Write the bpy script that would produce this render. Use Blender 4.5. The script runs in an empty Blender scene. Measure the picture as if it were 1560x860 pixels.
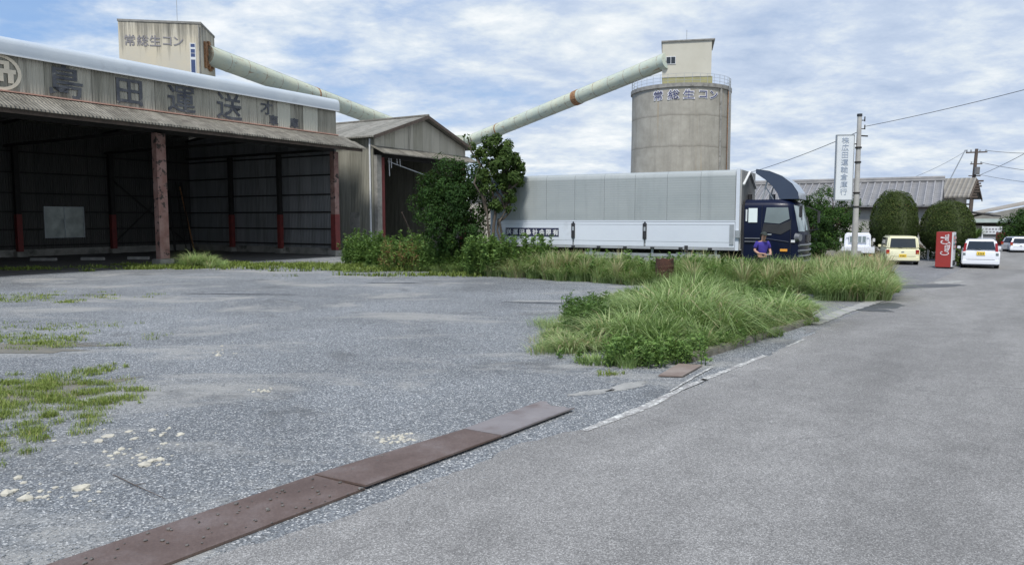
import bpy, bmesh, math, random
import numpy as np
from mathutils import Vector, Matrix
random.seed(7); RNG = np.random.default_rng(7)
R = math.radians
scene = bpy.context.scene
col = scene.collection

# ---------------------------------------------------------------- camera
CAM_H = 2.2
PITCH = R(4.92)
F = 1560 * 26 / 36
cam = bpy.data.cameras.new('camera'); cam.lens = 26; cam.sensor_width = 36
cam.clip_start = 0.1; cam.clip_end = 3000
co = bpy.data.objects.new('camera', cam); col.objects.link(co)
co.location = (0, 0, CAM_H); co.rotation_euler = (R(90) - PITCH, 0, 0)
scene.camera = co

# ---------------------------------------------------------------- sun, sky, exposure
SUN_EL, SUN_AZ = R(58), R(197)     # azimuth clockwise from +Y: sun stands behind the viewer, to the left
sun = bpy.data.lights.new('sun', 'SUN'); sun.energy = 2.7; sun.angle = R(10); sun.color = (1.0, .965, .91)
so = bpy.data.objects.new('sun', sun); col.objects.link(so)
sdir = Vector((math.sin(SUN_AZ) * math.cos(SUN_EL), math.cos(SUN_AZ) * math.cos(SUN_EL), math.sin(SUN_EL)))
so.rotation_euler = sdir.to_track_quat('Z', 'Y').to_euler()
so.location = sdir * 60
scene.view_settings.view_transform = 'Standard'; scene.view_settings.look = 'None'
scene.view_settings.gamma = 1; scene.view_settings.exposure = 0.58
scene.view_settings.use_curve_mapping = False
scene.cycles.max_bounces = 8; scene.cycles.diffuse_bounces = 4; scene.cycles.transparent_max_bounces = 12

world = bpy.data.worlds.new('World'); scene.world = world; world.use_nodes = True
wt = world.node_tree; wn = wt.nodes; wl = wt.links; wn.clear()
def N(t, typ, **kw):
    n = t.nodes.new(typ)
    for k, v in kw.items():
        if k in ('operation', 'blend_type', 'data_type', 'feature', 'distance', 'wave_type', 'bands_direction',
                 'sky_type', 'noise_dimensions', 'interpolation', 'attribute_name', 'wave_profile', 'voronoi_dimensions', 'clamp', 'use_clamp', 'normalize', 'invert'):
            setattr(n, k, v)
        else:
            n.inputs[k.replace('_', ' ') if isinstance(k, str) else k].default_value = v
    return n
def L(t, a, b): t.links.new(a, b)
def math_n(t, op, a, b=None, clamp=False):
    n = t.nodes.new('ShaderNodeMath'); n.operation = op; n.use_clamp = clamp
    for i, v in enumerate((a, b)):
        if v is None: continue
        if isinstance(v, (int, float)): n.inputs[i].default_value = v
        else: t.links.new(v, n.inputs[i])
    return n.outputs[0]
def ramp(t, fac, stops, interp='LINEAR'):
    n = t.nodes.new('ShaderNodeValToRGB'); n.color_ramp.interpolation = interp
    e = n.color_ramp.elements
    while len(e) < len(stops): e.new(.5)
    for el, (p, c) in zip(e, stops):
        el.position = p
        if isinstance(c, (int, float)): c = (c, c, c)
        el.color = (c[0], c[1], c[2], 1)
    t.links.new(fac, n.inputs[0]); return n.outputs[0]
def mixc(t, fac, a, b, mode='MIX'):
    n = t.nodes.new('ShaderNodeMix'); n.data_type = 'RGBA'; n.blend_type = mode
    for i, v in ((0, fac), (6, a), (7, b)):
        if isinstance(v, (int, float)):
            n.inputs[i].default_value = v if i == 0 else (v, v, v, 1)
        elif isinstance(v, tuple): n.inputs[i].default_value = (v[0], v[1], v[2], 1)
        else: t.links.new(v, n.inputs[i])
    return n.outputs[2]
def noise(t, vec, scale, detail=5, rough=.55, dist=0):
    n = t.nodes.new('ShaderNodeTexNoise'); n.inputs['Scale'].default_value = scale
    n.inputs['Detail'].default_value = detail; n.inputs['Roughness'].default_value = rough
    n.inputs['Distortion'].default_value = dist
    t.links.new(vec, n.inputs['Vector']); return n.outputs['Fac']

sky = wn.new('ShaderNodeTexSky'); sky.sky_type = 'NISHITA'; sky.sun_disc = False
sky.sun_elevation = SUN_EL; sky.sun_rotation = SUN_AZ; sky.air_density = 1.0; sky.dust_density = .6; sky.ozone_density = 1.6
tc = wn.new('ShaderNodeTexCoord')
sep = wn.new('ShaderNodeSeparateXYZ'); L(wt, tc.outputs['Generated'], sep.inputs[0])
zz = math_n(wt, 'ADD', math_n(wt, 'MAXIMUM', sep.outputs[2], 0.0), .20)
cx = math_n(wt, 'DIVIDE', sep.outputs[0], zz); cy = math_n(wt, 'DIVIDE', sep.outputs[1], zz)
cmb = wn.new('ShaderNodeCombineXYZ'); L(wt, cx, cmb.inputs[0]); L(wt, cy, cmb.inputs[1])
mp = wn.new('ShaderNodeMapping'); mp.inputs['Rotation'].default_value = (0, 0, R(-24)); mp.inputs['Scale'].default_value = (.95, 1.10, 1)
mp.inputs['Location'].default_value = (2.3, .7, 0)
L(wt, cmb.outputs[0], mp.inputs[0])
n1 = noise(wt, mp.outputs[0], 1.35, 12, .62, .08)
n2 = noise(wt, mp.outputs[0], .55, 3, .5, .3)
n3 = noise(wt, mp.outputs[0], 3.6, 12, .64, .12)
# more open sky high on the left, solid cloud to the right and low down
bias = math_n(wt, 'MULTIPLY', sep.outputs[0], .30)
low = math_n(wt, 'MULTIPLY', sep.outputs[2], -.28)
cov = math_n(wt, 'ADD', math_n(wt, 'ADD', math_n(wt, 'MULTIPLY', n1, .8), math_n(wt, 'MULTIPLY', n2, .50)), math_n(wt, 'ADD', bias, low))
cov = math_n(wt, 'ADD', cov, math_n(wt, 'MULTIPLY', math_n(wt, 'SUBTRACT', n3, .5), .30))
cloud_fac = ramp(wt, cov, [(.37, 0.10), (.46, .45), (.54, .82), (.64, 1.0)])
CL = 6.1
shade = ramp(wt, math_n(wt, 'ADD', math_n(wt, 'MULTIPLY', n3, .55), math_n(wt, 'MULTIPLY', n1, .5)),
             [(.38, (CL*.49, CL*.61, CL*.82)), (.49, (CL*.64, CL*.75, CL*.93)), (.57, (CL*.84, CL*.92, CL*1.0)), (.66, (CL*1.08, CL*1.11, CL*1.12))])
skyc = mixc(wt, .55, sky.outputs[0], (CL*.24, CL*.46, CL*.90))
mixed = mixc(wt, cloud_fac, skyc, shade)
bg = wn.new('ShaderNodeBackground'); bg.inputs['Strength'].default_value = .10
L(wt, mixed, bg.inputs[0])
wo = wn.new('ShaderNodeOutputWorld'); L(wt, bg.outputs[0], wo.inputs[0])

# ---------------------------------------------------------------- pixel helpers (measured from the photograph; every thing still gets its own depth)
def ray(px, py):
    u = (px - 780) / F; v = (430 - py) / F
    return Vector((u, math.cos(PITCH) + v * math.sin(PITCH), -math.sin(PITCH) + v * math.cos(PITCH)))
def G(px, py, z=0.0):
    d = ray(px, py); t = (z - CAM_H) / d.z
    return Vector((d.x * t, d.y * t, z))
def W(px, py, Y):
    d = ray(px, py); t = Y / d.y
    return Vector((d.x * t, Y, CAM_H + d.z * t))

# ---------------------------------------------------------------- object helpers
def tag(o, label=None, cat=None, group=None, kind=None):
    if label: o['label'] = label
    if cat: o['category'] = cat
    if group: o['group'] = group
    if kind: o['kind'] = kind
    return o
def empty(name, loc, rz=0, label=None, cat=None, group=None):
    o = bpy.data.objects.new(name, None); col.objects.link(o)
    o.location = loc; o.rotation_euler = (0, 0, rz); o.empty_display_size = .3
    return tag(o, label, cat, group)
def link_mesh(name, me, mat, parent=None):
    o = bpy.data.objects.new(name, me); col.objects.link(o)
    if mat is not None:
        if isinstance(mat, (list, tuple)):
            for m in mat: me.materials.append(m)
        elif not me.materials: me.materials.append(mat)
    if parent is not None: o.parent = parent
    return o
def copy_tree(o, parent=None):
    c = o.copy(); col.objects.link(c)
    if parent is not None: c.parent = parent
    for ch in list(o.children): copy_tree(ch, c)
    return c
class MB:
    def __init__(s): s.v = []; s.f = []
    def add(s, vs, fs):
        b = len(s.v); s.v += [tuple(v) for v in vs]; s.f += [tuple(b + i for i in f) for f in fs]; return s
    def box(s, x0, y0, z0, x1, y1, z1):
        x0, x1 = min(x0, x1), max(x0, x1); y0, y1 = min(y0, y1), max(y0, y1); z0, z1 = min(z0, z1), max(z0, z1)
        return s.add([(x0,y0,z0),(x1,y0,z0),(x1,y1,z0),(x0,y1,z0),(x0,y0,z1),(x1,y0,z1),(x1,y1,z1),(x0,y1,z1)],
              [(0,3,2,1),(4,5,6,7),(0,1,5,4),(1,2,6,5),(2,3,7,6),(3,0,4,7)])
    def hexa(s, p):   # 8 corners: bottom 4 (ccw), top 4
        return s.add(p, [(0,3,2,1),(4,5,6,7),(0,1,5,4),(1,2,6,5),(2,3,7,6),(3,0,4,7)])
    def bar(s, a, b, w, h=None, up=(0,0,1)):
        h = h or w; a = Vector(a); b = Vector(b); d = (b - a).normalized(); u = Vector(up)
        if abs(d.dot(u)) > .98: u = Vector((1,0,0))
        r = d.cross(u).normalized(); u = r.cross(d).normalized()
        p = [q + r*sx*w/2 + u*su*h/2 for q in (a, b) for sx, su in ((-1,-1),(1,-1),(1,1),(-1,1))]
        return s.add(p, [(3,2,1,0),(4,5,6,7),(0,1,5,4),(1,2,6,5),(2,3,7,6),(3,0,4,7)])
    def tube(s, pts, rad, n=10, cap=True):
        pts = [Vector(p) for p in pts]; rings = []
        rr = rad if isinstance(rad, (list, tuple)) else [rad]*len(pts)
        base = len(s.v)
        for i, p in enumerate(pts):
            d = (pts[min(i+1, len(pts)-1)] - pts[max(i-1, 0)]).normalized()
            u = Vector((0,0,1)) if abs(d.z) < .95 else Vector((1,0,0))
            r = d.cross(u).normalized(); u = r.cross(d)
            for k in range(n):
                a = 2*math.pi*k/n; q = p + (r*math.cos(a) + u*math.sin(a))*rr[i]; s.v.append(tuple(q))
        for i in range(len(pts)-1):
            for k in range(n):
                a = base+i*n+k; b = base+i*n+(k+1)%n; s.f.append((a, b, b+n, a+n))
        if cap:
            s.f.append(tuple(base+k for k in range(n))[::-1]); e = base+(len(pts)-1)*n
            s.f.append(tuple(e+k for k in range(n)))
        return s
    def cyl(s, c, r, h, axis='z', n=20, r2=None):
        ax = {'x': Vector((1,0,0)), 'y': Vector((0,1,0)), 'z': Vector((0,0,1))}[axis]
        c = Vector(c); return s.tube([c, c+ax*h], [r, r if r2 is None else r2], n)
    def prism(s, prof, y0, y1):   # profile list (x,z) extruded along y
        n = len(prof); vs = [(x, y0, z) for x, z in prof] + [(x, y1, z) for x, z in prof]
        fs = [tuple(range(n)), tuple(range(2*n-1, n-1, -1))]
        fs += [(i, i+n, (i+1) % n+n, (i+1) % n) for i in range(n)]
        return s.add(vs, fs)
    def build(s, name, mat, parent=None, bevel=0, smooth=False, seg=2, xf=None):
        me = bpy.data.meshes.new(name); me.from_pydata(s.v, [], s.f); me.update()
        bm = bmesh.new(); bm.from_mesh(me)
        bmesh.ops.recalc_face_normals(bm, faces=bm.faces)
        if bevel:
            bmesh.ops.bevel(bm, geom=[e for e in bm.edges if e.is_manifold and e.calc_face_angle(0) > .5], offset=bevel, segments=seg, affect='EDGES', clamp_overlap=True)
        if xf is not None: bm.transform(xf)
        bm.to_mesh(me); bm.free()
        if smooth:
            for p in me.polygons: p.use_smooth = True
            try: me.set_sharp_from_angle(angle=R(40))
            except Exception: pass
        return link_mesh(name, me, mat, parent)
def np_mesh(name, V, Q, T, mat, parent=None, tint=None, smooth=False):
    me = bpy.data.meshes.new(name)
    nq = 0 if Q is None else len(Q); nt = 0 if T is None else len(T)
    me.vertices.add(len(V)); me.vertices.foreach_set('co', np.ascontiguousarray(V, dtype=np.float32).ravel())
    loops = np.concatenate([a.ravel() for a in (Q, T) if a is not None and len(a)]).astype(np.int32)
    me.loops.add(len(loops)); me.loops.foreach_set('vertex_index', loops)
    me.polygons.add(nq+nt)
    ls = np.concatenate([np.arange(nq)*4, nq*4+np.arange(nt)*3]).astype(np.int32)
    me.polygons.foreach_set('loop_start', ls)
    try: me.polygons.foreach_set('loop_total', np.concatenate([np.full(nq, 4), np.full(nt, 3)]).astype(np.int32))
    except Exception: pass
    me.polygons.foreach_set('use_smooth', np.full(nq+nt, smooth))
    me.update(calc_edges=True)
    if tint is not None:
        a = me.attributes.new('tint', 'FLOAT', 'POINT'); a.data.foreach_set('value', np.ascontiguousarray(tint, dtype=np.float32))
    return link_mesh(name, me, mat, parent)

def text_mesh(s, size=1.0, bold=0.0, extrude=.01, spacing=1.0, shear=0):
    cu = bpy.data.curves.new('lettering', 'FONT'); cu.body = s; cu.size = size; cu.offset = bold; cu.extrude = extrude
    cu.align_x = 'CENTER'; cu.align_y = 'CENTER'; cu.space_character = spacing; cu.resolution_u = 2; cu.shear = shear
    o = bpy.data.objects.new('lettering', cu); col.objects.link(o)
    bpy.context.view_layer.update()
    dg = bpy.context.evaluated_depsgraph_get()
    me = bpy.data.meshes.new_from_object(o.evaluated_get(dg))
    bpy.data.objects.remove(o); bpy.data.curves.remove(cu)
    return me
def letters(name, items, mat, parent):
    """every painted character is a part of its own"""
    for me, mx in items:
        c = [v.co.copy() for v in me.vertices]
        if not c: continue
        mid = Vector(((min(v.x for v in c)+max(v.x for v in c))/2, (min(v.y for v in c)+max(v.y for v in c))/2, 0))
        me.transform(mx @ Matrix.Translation(-mid)); me.materials.clear(); me.name = name
        link_mesh(name, me, mat, parent)
def face_xf(pos, right, up, sx=1, sy=1):
    r = Vector(right).normalized(); u = Vector(up).normalized(); n = r.cross(u)
    m = Matrix((( r.x*sx, u.x*sy, n.x, pos[0]), (r.y*sx, u.y*sy, n.y, pos[1]), (r.z*sx, u.z*sy, n.z, pos[2]), (0,0,0,1)))
    return m

# ---------------------------------------------------------------- materials
def base_mat(name):
    m = bpy.data.materials.new(name); m.use_nodes = True; t = m.node_tree
    b = t.nodes['Principled BSDF']; tcn = t.nodes.new('ShaderNodeTexCoord')
    return m, t, b, tcn.outputs['Object']
def mapv(t, vec, sc=(1,1,1), rot=(0,0,0), loc=(0,0,0)):
    n = t.nodes.new('ShaderNodeMapping'); n.inputs['Scale'].default_value = sc; n.inputs['Rotation'].default_value = rot; n.inputs['Location'].default_value = loc
    t.links.new(vec, n.inputs[0]); return n.outputs[0]
def bump(t, b, h, strength=.3, dist=.02):
    n = t.nodes.new('ShaderNodeBump'); n.inputs['Strength'].default_value = strength; n.inputs['Distance'].default_value = dist
    t.links.new(h, n.inputs['Height']); t.links.new(n.outputs[0], b.inputs['Normal'])
def mat(name, c1, c2=None, scale=3.0, rough=.75, metal=0.0, stretch=(1,1,1), lo=.35, hi=.65, bmp=0, bscale=30, spec=.5, detail=6, dirt=None, dirt_lo=.55, dirt_hi=.7, dscale=1.2, dstretch=(1,1,1), coat=0):
    m, t, b, vec = base_mat(name)
    c2 = c2 or tuple(x*.8 for x in c1)
    f = noise(t, mapv(t, vec, stretch), scale, detail, .6)
    c = ramp(t, f, [(lo, c1), (hi, c2)])
    if dirt:
        d = noise(t, mapv(t, vec, dstretch), dscale, 8, .65)
        c = mixc(t, ramp(t, d, [(dirt_lo, 0.0), (dirt_hi, 1.0)]), c, dirt)
    t.links.new(c, b.inputs['Base Color'])
    b.inputs['Roughness'].default_value = rough; b.inputs['Metallic'].default_value = metal
    b.inputs['Specular IOR Level'].default_value = spec
    if coat: b.inputs['Coat Weight'].default_value = coat; b.inputs['Coat Roughness'].default_value = .08
    if bmp: bump(t, b, noise(t, vec, bscale, 5), bmp, .02)
    return m
def mat_corr(name, c1, c2, axis=0, pitch=.13, rough=.85, streak=None, sheet=0.95, strength=.6, streak_amt=(.5,.72), metal=0, shscale=1.0):
    """corrugated sheets: waves across `axis`, tone changes from sheet to sheet, streaks run down z"""
    m, t, b, vec = base_mat(name)
    s = t.nodes.new('ShaderNodeSeparateXYZ'); t.links.new(vec, s.inputs[0])
    a = s.outputs[axis]
    w = math_n(t, 'SINE', math_n(t, 'MULTIPLY', a, 2*math.pi/pitch))
    st = [1, 1, 1]; st[2] = .12
    f = noise(t, mapv(t, vec, tuple(st)), 3.2, 7, .65)
    idx = math_n(t, 'FLOOR', math_n(t, 'DIVIDE', a, sheet))
    wn_ = t.nodes.new('ShaderNodeTexWhiteNoise'); wn_.noise_dimensions = '1D'; t.links.new(idx, wn_.inputs['W'])
    f2 = math_n(t, 'ADD', math_n(t, 'MULTIPLY', f, .75), math_n(t, 'MULTIPLY', wn_.outputs['Value'], .25*shscale))
    c = ramp(t, f2, [(.32, c1), (.68, c2)])
    if streak:
        f3 = noise(t, mapv(t, vec, (1.3, 1.3, .10), loc=(3, 1, 0)), 1.6, 8, .7)
        c = mixc(t, ramp(t, f3, [(streak_amt[0], 0.0), (streak_amt[1], .9)]), c, streak)
    fr = math_n(t, 'FRACT', math_n(t, 'DIVIDE', a, sheet))
    seam = math_n(t, 'LESS_THAN', fr, .035)
    c = mixc(t, math_n(t, 'MULTIPLY', seam, .55), c, tuple(x*.35 for x in c1))
    t.links.new(c, b.inputs['Base Color']); b.inputs['Roughness'].default_value = rough; b.inputs['Metallic'].default_value = metal
    bump(t, b, w, strength, pitch*.25)
    return m
def mat_leaf(name, stops, trans=.25, rough=.5, spec=.35):
    m, t, b, vec = base_mat(name)
    a = t.nodes.new('ShaderNodeAttribute'); a.attribute_name = 'tint'
    c = ramp(t, a.outputs['Fac'], stops)
    t.links.new(c, b.inputs['Base Color']); b.inputs['Roughness'].default_value = rough; b.inputs['Specular IOR Level'].default_value = spec
    tr = t.nodes.new('ShaderNodeBsdfTranslucent'); t.links.new(mixc(t, .5, c, (.16, .24, .03)), tr.inputs[0])
    mx = t.nodes.new('ShaderNodeMixShader'); mx.inputs[0].default_value = trans
    out = t.nodes['Material Output']
    t.links.new(b.outputs[0], mx.inputs[1]); t.links.new(tr.outputs[0], mx.inputs[2]); t.links.new(mx.outputs[0], out.inputs[0])
    return m

def mat_gravel():
    m, t, b, vec = base_mat('grey_gravel')
    v = t.nodes.new('ShaderNodeTexVoronoi'); v.inputs['Scale'].default_value = 72; t.links.new(vec, v.inputs['Vector'])
    sp = t.nodes.new('ShaderNodeSeparateColor'); t.links.new(v.outputs['Color'], sp.inputs[0])
    chips = ramp(t, sp.outputs[0], [(0, (.036,.041,.046)), (.35, (.10,.111,.120)), (.70, (.195,.21,.222)), (.88, (.31,.325,.33)), (.95, (.64,.64,.62))])
    v2 = t.nodes.new('ShaderNodeTexVoronoi'); v2.inputs['Scale'].default_value = 140; t.links.new(vec, v2.inputs['Vector'])
    sp2 = t.nodes.new('ShaderNodeSeparateColor'); t.links.new(v2.outputs['Color'], sp2.inputs[0])
    fine = ramp(t, sp2.outputs[1], [(0, (.075,.082,.09)), (1, (.24,.25,.265))])
    c = mixc(t, .33, chips, fine)
    big = noise(t, vec, .22, 5, .6, .5)
    c = mixc(t, 1.0, c, ramp(t, big, [(.3, .82), (.5, 1.08), (.7, 1.36)]), 'MULTIPLY')
    dust = noise(t, mapv(t, vec, (.7, 1.3, 1), loc=(4, 9, 0)), .38, 9, .68, .4)
    c = mixc(t, ramp(t, dust, [(.52, 0.0), (.62, .70)]), c, (.33, .325, .305))
    d2 = noise(t, mapv(t, vec, loc=(14, 2, 0)), .5, 9, .7, .4)
    c = mixc(t, ramp(t, d2, [(.57, 0.0), (.68, .65)]), c, (.085, .088, .09))
    t.links.new(c, b.inputs['Base Color']); b.inputs['Roughness'].default_value = .9
    b.inputs['Specular IOR Level'].default_value = .3
    h = math_n(t, 'ADD', v.outputs['Distance'], math_n(t, 'MULTIPLY', noise(t, vec, 9, 4), .8))
    bump(t, b, h, .55, .02)
    return m
def mat_asphalt(name, lo=.10, hi=.30, tintc=(1.0, 1.0, .99), sc=95):
    m, t, b, vec = base_mat(name)
    v = t.nodes.new('ShaderNodeTexVoronoi'); v.inputs['Scale'].default_value = sc; t.links.new(vec, v.inputs['Vector'])
    sp = t.nodes.new('ShaderNodeSeparateColor'); t.links.new(v.outputs['Color'], sp.inputs[0])
    c = ramp(t, sp.outputs[0], [(0, tuple(lo*x for x in tintc)), (.55, tuple((lo+hi)/2*x for x in tintc)), (.9, tuple(hi*x for x in tintc)), (1, tuple(hi*1.35*x for x in tintc))])
    rotv = mapv(t, vec, (1, 1, 1), (0, 0, R(36.8)))
    big = noise(t, mapv(t, rotv, (1.0, .22, 1)), .55, 6, .62, .3)
    c = mixc(t, 1.0, c, ramp(t, big, [(.34, .80), (.5, 1.0), (.66, 1.22)]), 'MULTIPLY')
    mid = noise(t, vec, 1.7, 8, .7)
    c = mixc(t, 1.0, c, ramp(t, mid, [(.3, .86), (.7, 1.13)]), 'MULTIPLY')
    vc = t.nodes.new('ShaderNodeTexVoronoi'); vc.feature = 'DISTANCE_TO_EDGE'; vc.inputs['Scale'].default_value = .32
    dn = t.nodes.new('ShaderNodeTexNoise'); dn.inputs['Scale'].default_value = 1.3; dn.inputs['Detail'].default_value = 8; t.links.new(vec, dn.inputs['Vector'])
    vm = t.nodes.new('ShaderNodeVectorMath'); vm.operation = 'MULTIPLY_ADD'; vm.inputs[1].default_value = (1.1, 1.1, 0)
    t.links.new(dn.outputs['Color'], vm.inputs[0]); t.links.new(vec, vm.inputs[2]); t.links.new(vm.outputs[0], vc.inputs['Vector'])
    crack = math_n(t, 'LESS_THAN', vc.outputs['Distance'], .0045)
    c = mixc(t, math_n(t, 'MULTIPLY', crack, .16), c, (.05, .05, .05))
    t.links.new(c, b.inputs['Base Color']); b.inputs['Roughness'].default_value = .88; b.inputs['Specular IOR Level'].default_value = .35
    bump(t, b, math_n(t, 'ADD', v.outputs['Distance'], math_n(t, 'MULTIPLY', mid, .5)), .4, .01)
    return m
def mat_worn_paint():
    m, t, b, vec = base_mat('worn_white_paint')
    n_ = noise(t, vec, 16, 10, .75)
    c = mixc(t, ramp(t, n_, [(.44, 0.0), (.58, 1.0)]), (.22, .218, .21), (.60, .60, .57))
    gap = noise(t, vec, 3.5, 8, .8)
    c = mixc(t, ramp(t, gap, [(.50, 0.0), (.58, .9)]), c, (.23, .22, .215))
    t.links.new(c, b.inputs['Base Color']); b.inputs['Roughness'].default_value = .85
    return m
def mat_roof_tile(name, c1, c2, axis=0, pitch=.30, row=.26):
    m, t, b, vec = base_mat(name)
    s = t.nodes.new('ShaderNodeSeparateXYZ'); t.links.new(vec, s.inputs[0])
    w = math_n(t, 'SINE', math_n(t, 'MULTIPLY', s.outputs[axis], 2*math.pi/pitch))
    rows = math_n(t, 'FRACT', math_n(t, 'DIVIDE', s.outputs[1-axis], row))
    f = noise(t, vec, 2.2, 7, .7)
    c = ramp(t, f, [(.3, c1), (.7, c2)])
    c = mixc(t, ramp(t, w, [(0.0, .40), (.5, 0.0)]), c, tuple(x*.45 for x in c1))
    c = mixc(t, math_n(t, 'MULTIPLY', math_n(t, 'LESS_THAN', rows, .14), .45), c, tuple(x*.4 for x in c1))
    t.links.new(c, b.inputs['Base Color']); b.inputs['Roughness'].default_value = .6
    bump(t, b, math_n(t, 'ADD', w, rows), .6, .05)
    return m
def mat_silo():
    m, t, b, vec = base_mat('stained_concrete')
    f = noise(t, vec, .55, 9, .68)
    c = ramp(t, f, [(.3, (.26,.245,.205)), (.7, (.40,.38,.325))])
    st = noise(t, mapv(t, vec, (1, 1, .07)), 1.1, 8, .7)
    c = mixc(t, ramp(t, st, [(.5, 0.0), (.72, .55)]), c, (.17,.16,.14))
    s = t.nodes.new('ShaderNodeSeparateXYZ'); t.links.new(vec, s.inputs[0])
    zz_ = math_n(t, 'ADD', s.outputs[2], math_n(t, 'MULTIPLY', noise(t, vec, .8, 4), .35))
    fr = math_n(t, 'FRACT', math_n(t, 'DIVIDE', zz_, 3.55))
    c = mixc(t, ramp(t, fr, [(.0, .62), (.035, .25), (.09, 0.0)]), c, (.12,.105,.085))
    rs = noise(t, mapv(t, vec, (1.6, 1.6, .03), loc=(7, 3, 0)), 1.3, 4, .5)
    c = mixc(t, ramp(t, rs, [(.62, 0.0), (.72, .5)]), c, (.32, .24, .14))
    t.links.new(c, b.inputs['Base Color']); b.inputs['Roughness'].default_value = .9
    bump(t, b, noise(t, vec, 6, 6), .25, .05)
    return m
def mat_tower():
    m, t, b, vec = base_mat('cream_stained_wall')
    f = noise(t, vec, .5, 7, .6)
    c = ramp(t, f, [(.35, (.56,.505,.385)), (.65, (.50,.47,.39))])
    s = t.nodes.new('ShaderNodeSeparateXYZ'); t.links.new(vec, s.inputs[0])
    st = noise(t, mapv(t, vec, (1.2, 1.2, .045)), 1.5, 7, .72)
    topw = math_n(t, 'MULTIPLY', math_n(t, 'SUBTRACT', s.outputs[2], 18.5), .055)
    amt = math_n(t, 'ADD', st, topw)
    c = mixc(t, ramp(t, amt, [(.555, 0.0), (.64, .5), (.78, .92)]), c, (.10,.095,.08))
    t.links.new(c, b.inputs['Base Color']); b.inputs['Roughness'].default_value = .85
    bump(t, b, noise(t, vec, 5, 5), .15, .03)
    return m
def mat_tube():
    m, t, b, vec = base_mat('painted_conveyor_steel')
    f = noise(t, vec, .35, 8, .6)
    c = ramp(t, f, [(.35, (.54,.56,.43)), (.65, (.44,.50,.43))])
    s = t.nodes.new('ShaderNodeSeparateXYZ'); t.links.new(vec, s.inputs[0])
    fr = math_n(t, 'FRACT', math_n(t, 'DIVIDE', s.outputs[2], 2.6))
    ring = math_n(t, 'LESS_THAN', fr, .03)
    rust = noise(t, mapv(t, vec, (2, 2, .5)), 1.6, 8, .72)
    nr = math_n(t, 'ADD', rust, math_n(t, 'MULTIPLY', ring, .17))
    c = mixc(t, ramp(t, nr, [(.57, 0.0), (.67, .85)]), c, (.24,.12,.05))
    c = mixc(t, ramp(t, noise(t, vec, .9, 6, .6), [(.56, 0.0), (.72, .5)]), c, (.50,.48,.33))
    t.links.new(c, b.inputs['Base Color']); b.inputs['Roughness'].default_value = .55
    return m
def mat_glass(name, c, rough=.08):
    m = mat(name, c, tuple(x*.7 for x in c), .6, rough, 0, spec=.8); return m
def mat_steelplate():
    m, t, b, vec = base_mat('rusty_steel_plate')
    f = noise(t, vec, 1.4, 9, .65)
    c = ramp(t, f, [(.3, (.095,.062,.048)), (.5, (.14,.098,.080)), (.7, (.20,.16,.145))])
    g = noise(t, vec, 45, 4, .7)
    c = mixc(t, 1.0, c, ramp(t, g, [(.3, .8), (.7, 1.2)]), 'MULTIPLY')
    c = mixc(t, ramp(t, noise(t, vec, 5, 8, .7), [(.6, 0.0), (.75, .35)]), c, (.22,.20,.19))
    t.links.new(c, b.inputs['Base Color']); b.inputs['Roughness'].default_value = .55; b.inputs['Metallic'].default_value = .25
    bump(t, b, g, .15, .005)
    return m
MT = {}
MT['gravel'] = mat_gravel()
MT['road'] = mat_asphalt('worn_asphalt', .115, .285, (1.0,.98,.945), 125)
MT['yard'] = mat_asphalt('patched_yard_asphalt', .10, .25, (.97, .98, 1.0), 70)
MT['dark_patch'] = mat('damp_dark_asphalt', (.045,.047,.05), (.075,.078,.08), 8, .55, bmp=.3)
MT['plate_grey'] = mat('worn_grey_steel_plate', (.19,.165,.16), (.26,.235,.23), 1.6, .5, .2, dirt=(.13,.09,.075), dirt_lo=.5, dirt_hi=.7, dscale=1.5, bmp=.15, bscale=45)
MT['paint'] = mat_worn_paint()
MT['pale_conc'] = mat('pale_worn_concrete', (.34,.335,.315), (.22,.22,.21), 3, .9, bmp=.3, bscale=25)
MT['conc'] = mat('old_concrete', (.30,.29,.26), (.19,.185,.17), 2, .9, bmp=.3, bscale=14, dirt=(.09,.09,.075))
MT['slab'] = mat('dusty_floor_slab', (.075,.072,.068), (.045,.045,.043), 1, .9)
MT['stone'] = mat('pale_broken_stone', (.52,.49,.40), (.36,.345,.30), 9, .9, bmp=.4, bscale=30)
MT['pebble'] = mat('loose_grey_pebbles', (.13,.14,.15), (.30,.31,.315), 14, .9, lo=.4, hi=.6, detail=2)
MT['plate'] = mat_steelplate()
MT['asbestos'] = mat_corr('weathered_fibre_cement', (.25,.24,.195), (.45,.43,.36), 0, .13, streak=(.07,.065,.055), streak_amt=(.50,.68), shscale=1.4)
MT['gable'] = mat_corr('bleached_fibre_cement', (.34,.32,.25), (.50,.47,.39), 0, .13, streak=(.12,.11,.09), streak_amt=(.55,.75), shscale=1.3)
MT['kerb'] = mat('mossy_dark_kerb', (.13,.12,.09), (.20,.185,.155), 4, .95, bmp=.5, bscale=18, dirt=(.05,.055,.03))
MT['asb_new'] = mat_corr('newer_fibre_cement', (.52,.51,.43), (.60,.59,.50), 0, .13, sheet=3)
MT['asb_y'] = mat_corr('mossy_fibre_cement_wall', (.21,.205,.165), (.33,.32,.265), 1, .13, streak=(.12,.115,.09))
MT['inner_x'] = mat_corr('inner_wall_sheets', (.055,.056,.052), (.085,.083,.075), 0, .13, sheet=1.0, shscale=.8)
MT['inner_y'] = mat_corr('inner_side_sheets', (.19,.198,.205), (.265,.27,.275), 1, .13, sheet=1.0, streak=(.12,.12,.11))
MT['roof_moss'] = mat_corr('lichen_roof_sheets', (.15,.14,.115), (.30,.28,.235), 0, .15, streak=(.09,.08,.065), streak_amt=(.45,.7), strength=.9)
MT['roof_moss_y'] = mat_corr('lichen_shed_roof_sheets', (.20,.195,.165), (.32,.305,.265), 1, .15, streak=(.11,.1,.085), strength=.8)
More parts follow.
